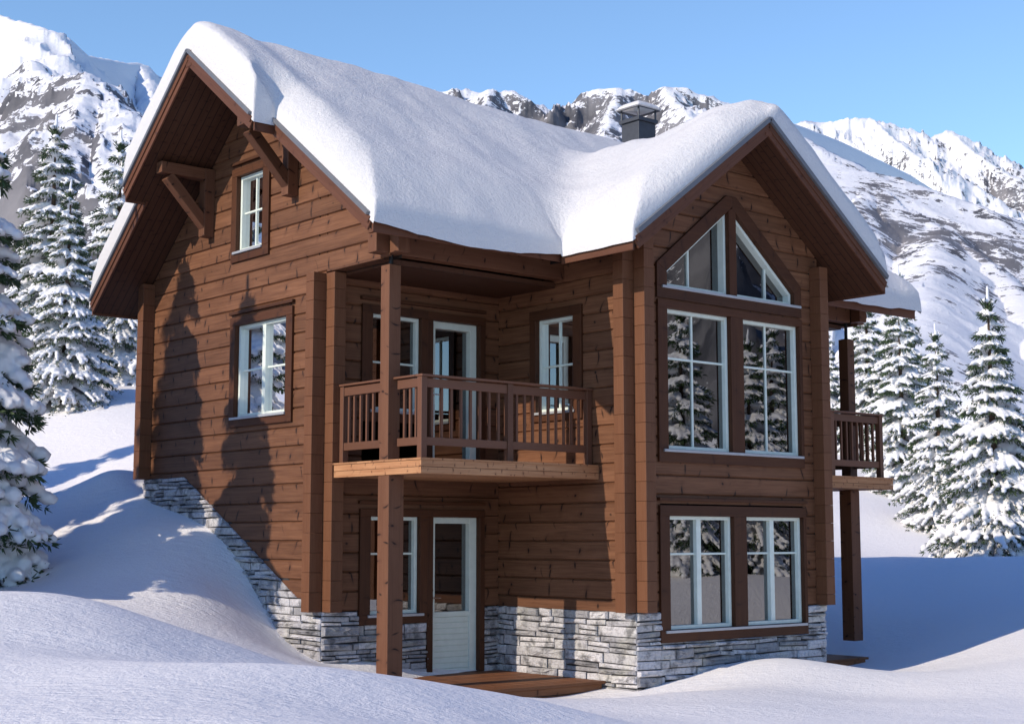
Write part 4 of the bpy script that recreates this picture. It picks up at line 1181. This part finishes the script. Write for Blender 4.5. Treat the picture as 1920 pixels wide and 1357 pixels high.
plant(VB, -1.2, 25.0, 6.6, 5.2, 'snowy spruce half hidden behind the large spruce on the left', G1)
plant(VB, 18.65, 6.3, 6.75, .6, 'tallest snowy spruce at the right edge of the slope', G2)
plant(VA, 27.0, 14.7, 6.4, 3.9, 'snowy spruce standing between the balcony and the small right spruce', G2)
plant(VA, 23.6, 11.1, 5.9, 2.9, 'small snowy spruce left of the tallest right spruce', G2)
plant(VB, 31.2, 17.6, 7.3, 4.4, 'snowy spruce whose tip rises beside the right end of the roof snow', G2)
plant(VA, 32.8, 20.2, 6.4, 1.7, 'snowy spruce seen between the porch column and its right neighbour', G2)
plant(VB, 32.6, 22.2, 5.4, 5.0, 'snowy spruce seen through the right balcony railing', G2)
plant(VA, 8.5, -6.9, 5.6, 1.2, 'tall snowy spruce mirrored in the left half of the front windows', G3)
plant(VB, 9.9, -6.3, 5.1, 3.3, 'snowy spruce mirrored in the right half of the front windows', G3)
plant(VA, 14.5, -9.5, 6.5, 5.3, 'farther snowy spruce behind the mirrored pair', G3)

# ------------------------------------------------------------------ light, sky, camera
SUN = Vector((-1.0, .075, .543)).normalized()
sl = bpy.data.lights.new('sun', 'SUN'); sl.energy = 4.3; sl.angle = R(.5); sl.color = (1.0, .875, .72)
so = bpy.data.objects.new('sun', sl); COL.objects.link(so); so.rotation_euler = (-SUN).to_track_quat('-Z', 'Y').to_euler()
wd = bpy.data.worlds.new('World'); S.world = wd; wd.use_nodes = True
nt = wd.node_tree; bg = nt.nodes['Background']
sky = nt.nodes.new('ShaderNodeTexSky'); sky.sky_type = 'NISHITA'; sky.sun_disc = False
sky.sun_elevation = math.asin(SUN.z); sky.sun_rotation = math.atan2(SUN.x, SUN.y)
sky.altitude = 1500; sky.air_density = 1.0; sky.dust_density = .2; sky.ozone_density = 2.5
tint = nt.nodes.new('ShaderNodeMix'); tint.data_type = 'RGBA'; tint.blend_type = 'MULTIPLY'; tint.inputs[0].default_value = 1.0
tc = nt.nodes.new('ShaderNodeTexCoord'); sx = nt.nodes.new('ShaderNodeSeparateXYZ'); nt.links.new(tc.outputs['Generated'], sx.inputs[0])
rp = nt.nodes.new('ShaderNodeValToRGB'); nt.links.new(sx.outputs[2], rp.inputs[0]); nt.links.new(rp.outputs[0], tint.inputs[7])
rp.color_ramp.elements[0].position = .36; rp.color_ramp.elements[0].color = (.80, .87, .885, 1)   # a clear alpine sky: pale low down,
rp.color_ramp.elements[1].position = .62; rp.color_ramp.elements[1].color = (.145, .33, .66, 1)     # deep blue overhead
gain = nt.nodes.new('ShaderNodeMix'); gain.data_type = 'RGBA'; gain.blend_type = 'MULTIPLY'; gain.inputs[0].default_value = 1.0; gain.clamp_result = False
gain.inputs[7].default_value = (1.75, 1.75, 1.75, 1.0)
nt.links.new(sky.outputs[0], gain.inputs[6]); nt.links.new(gain.outputs[2], tint.inputs[6]); nt.links.new(tint.outputs[2], bg.inputs[0]); bg.inputs[1].default_value = .15
cam = bpy.data.cameras.new('camera'); co = bpy.data.objects.new('camera', cam); COL.objects.link(co)
cam.sensor_width = 36.0; cam.lens = 2806.5 / 1920 * 36; cam.clip_start = .1; cam.clip_end = 6000
co.location = CAM; co.rotation_euler = (R(90 + 6.717), 0, -R(40.531)); S.camera = co
vs = S.view_settings; vs.view_transform = 'Standard'; vs.look = 'None'; vs.exposure = 0.0; vs.gamma = 1.0
S.cycles.max_bounces = 8; S.cycles.transparent_max_bounces = 12
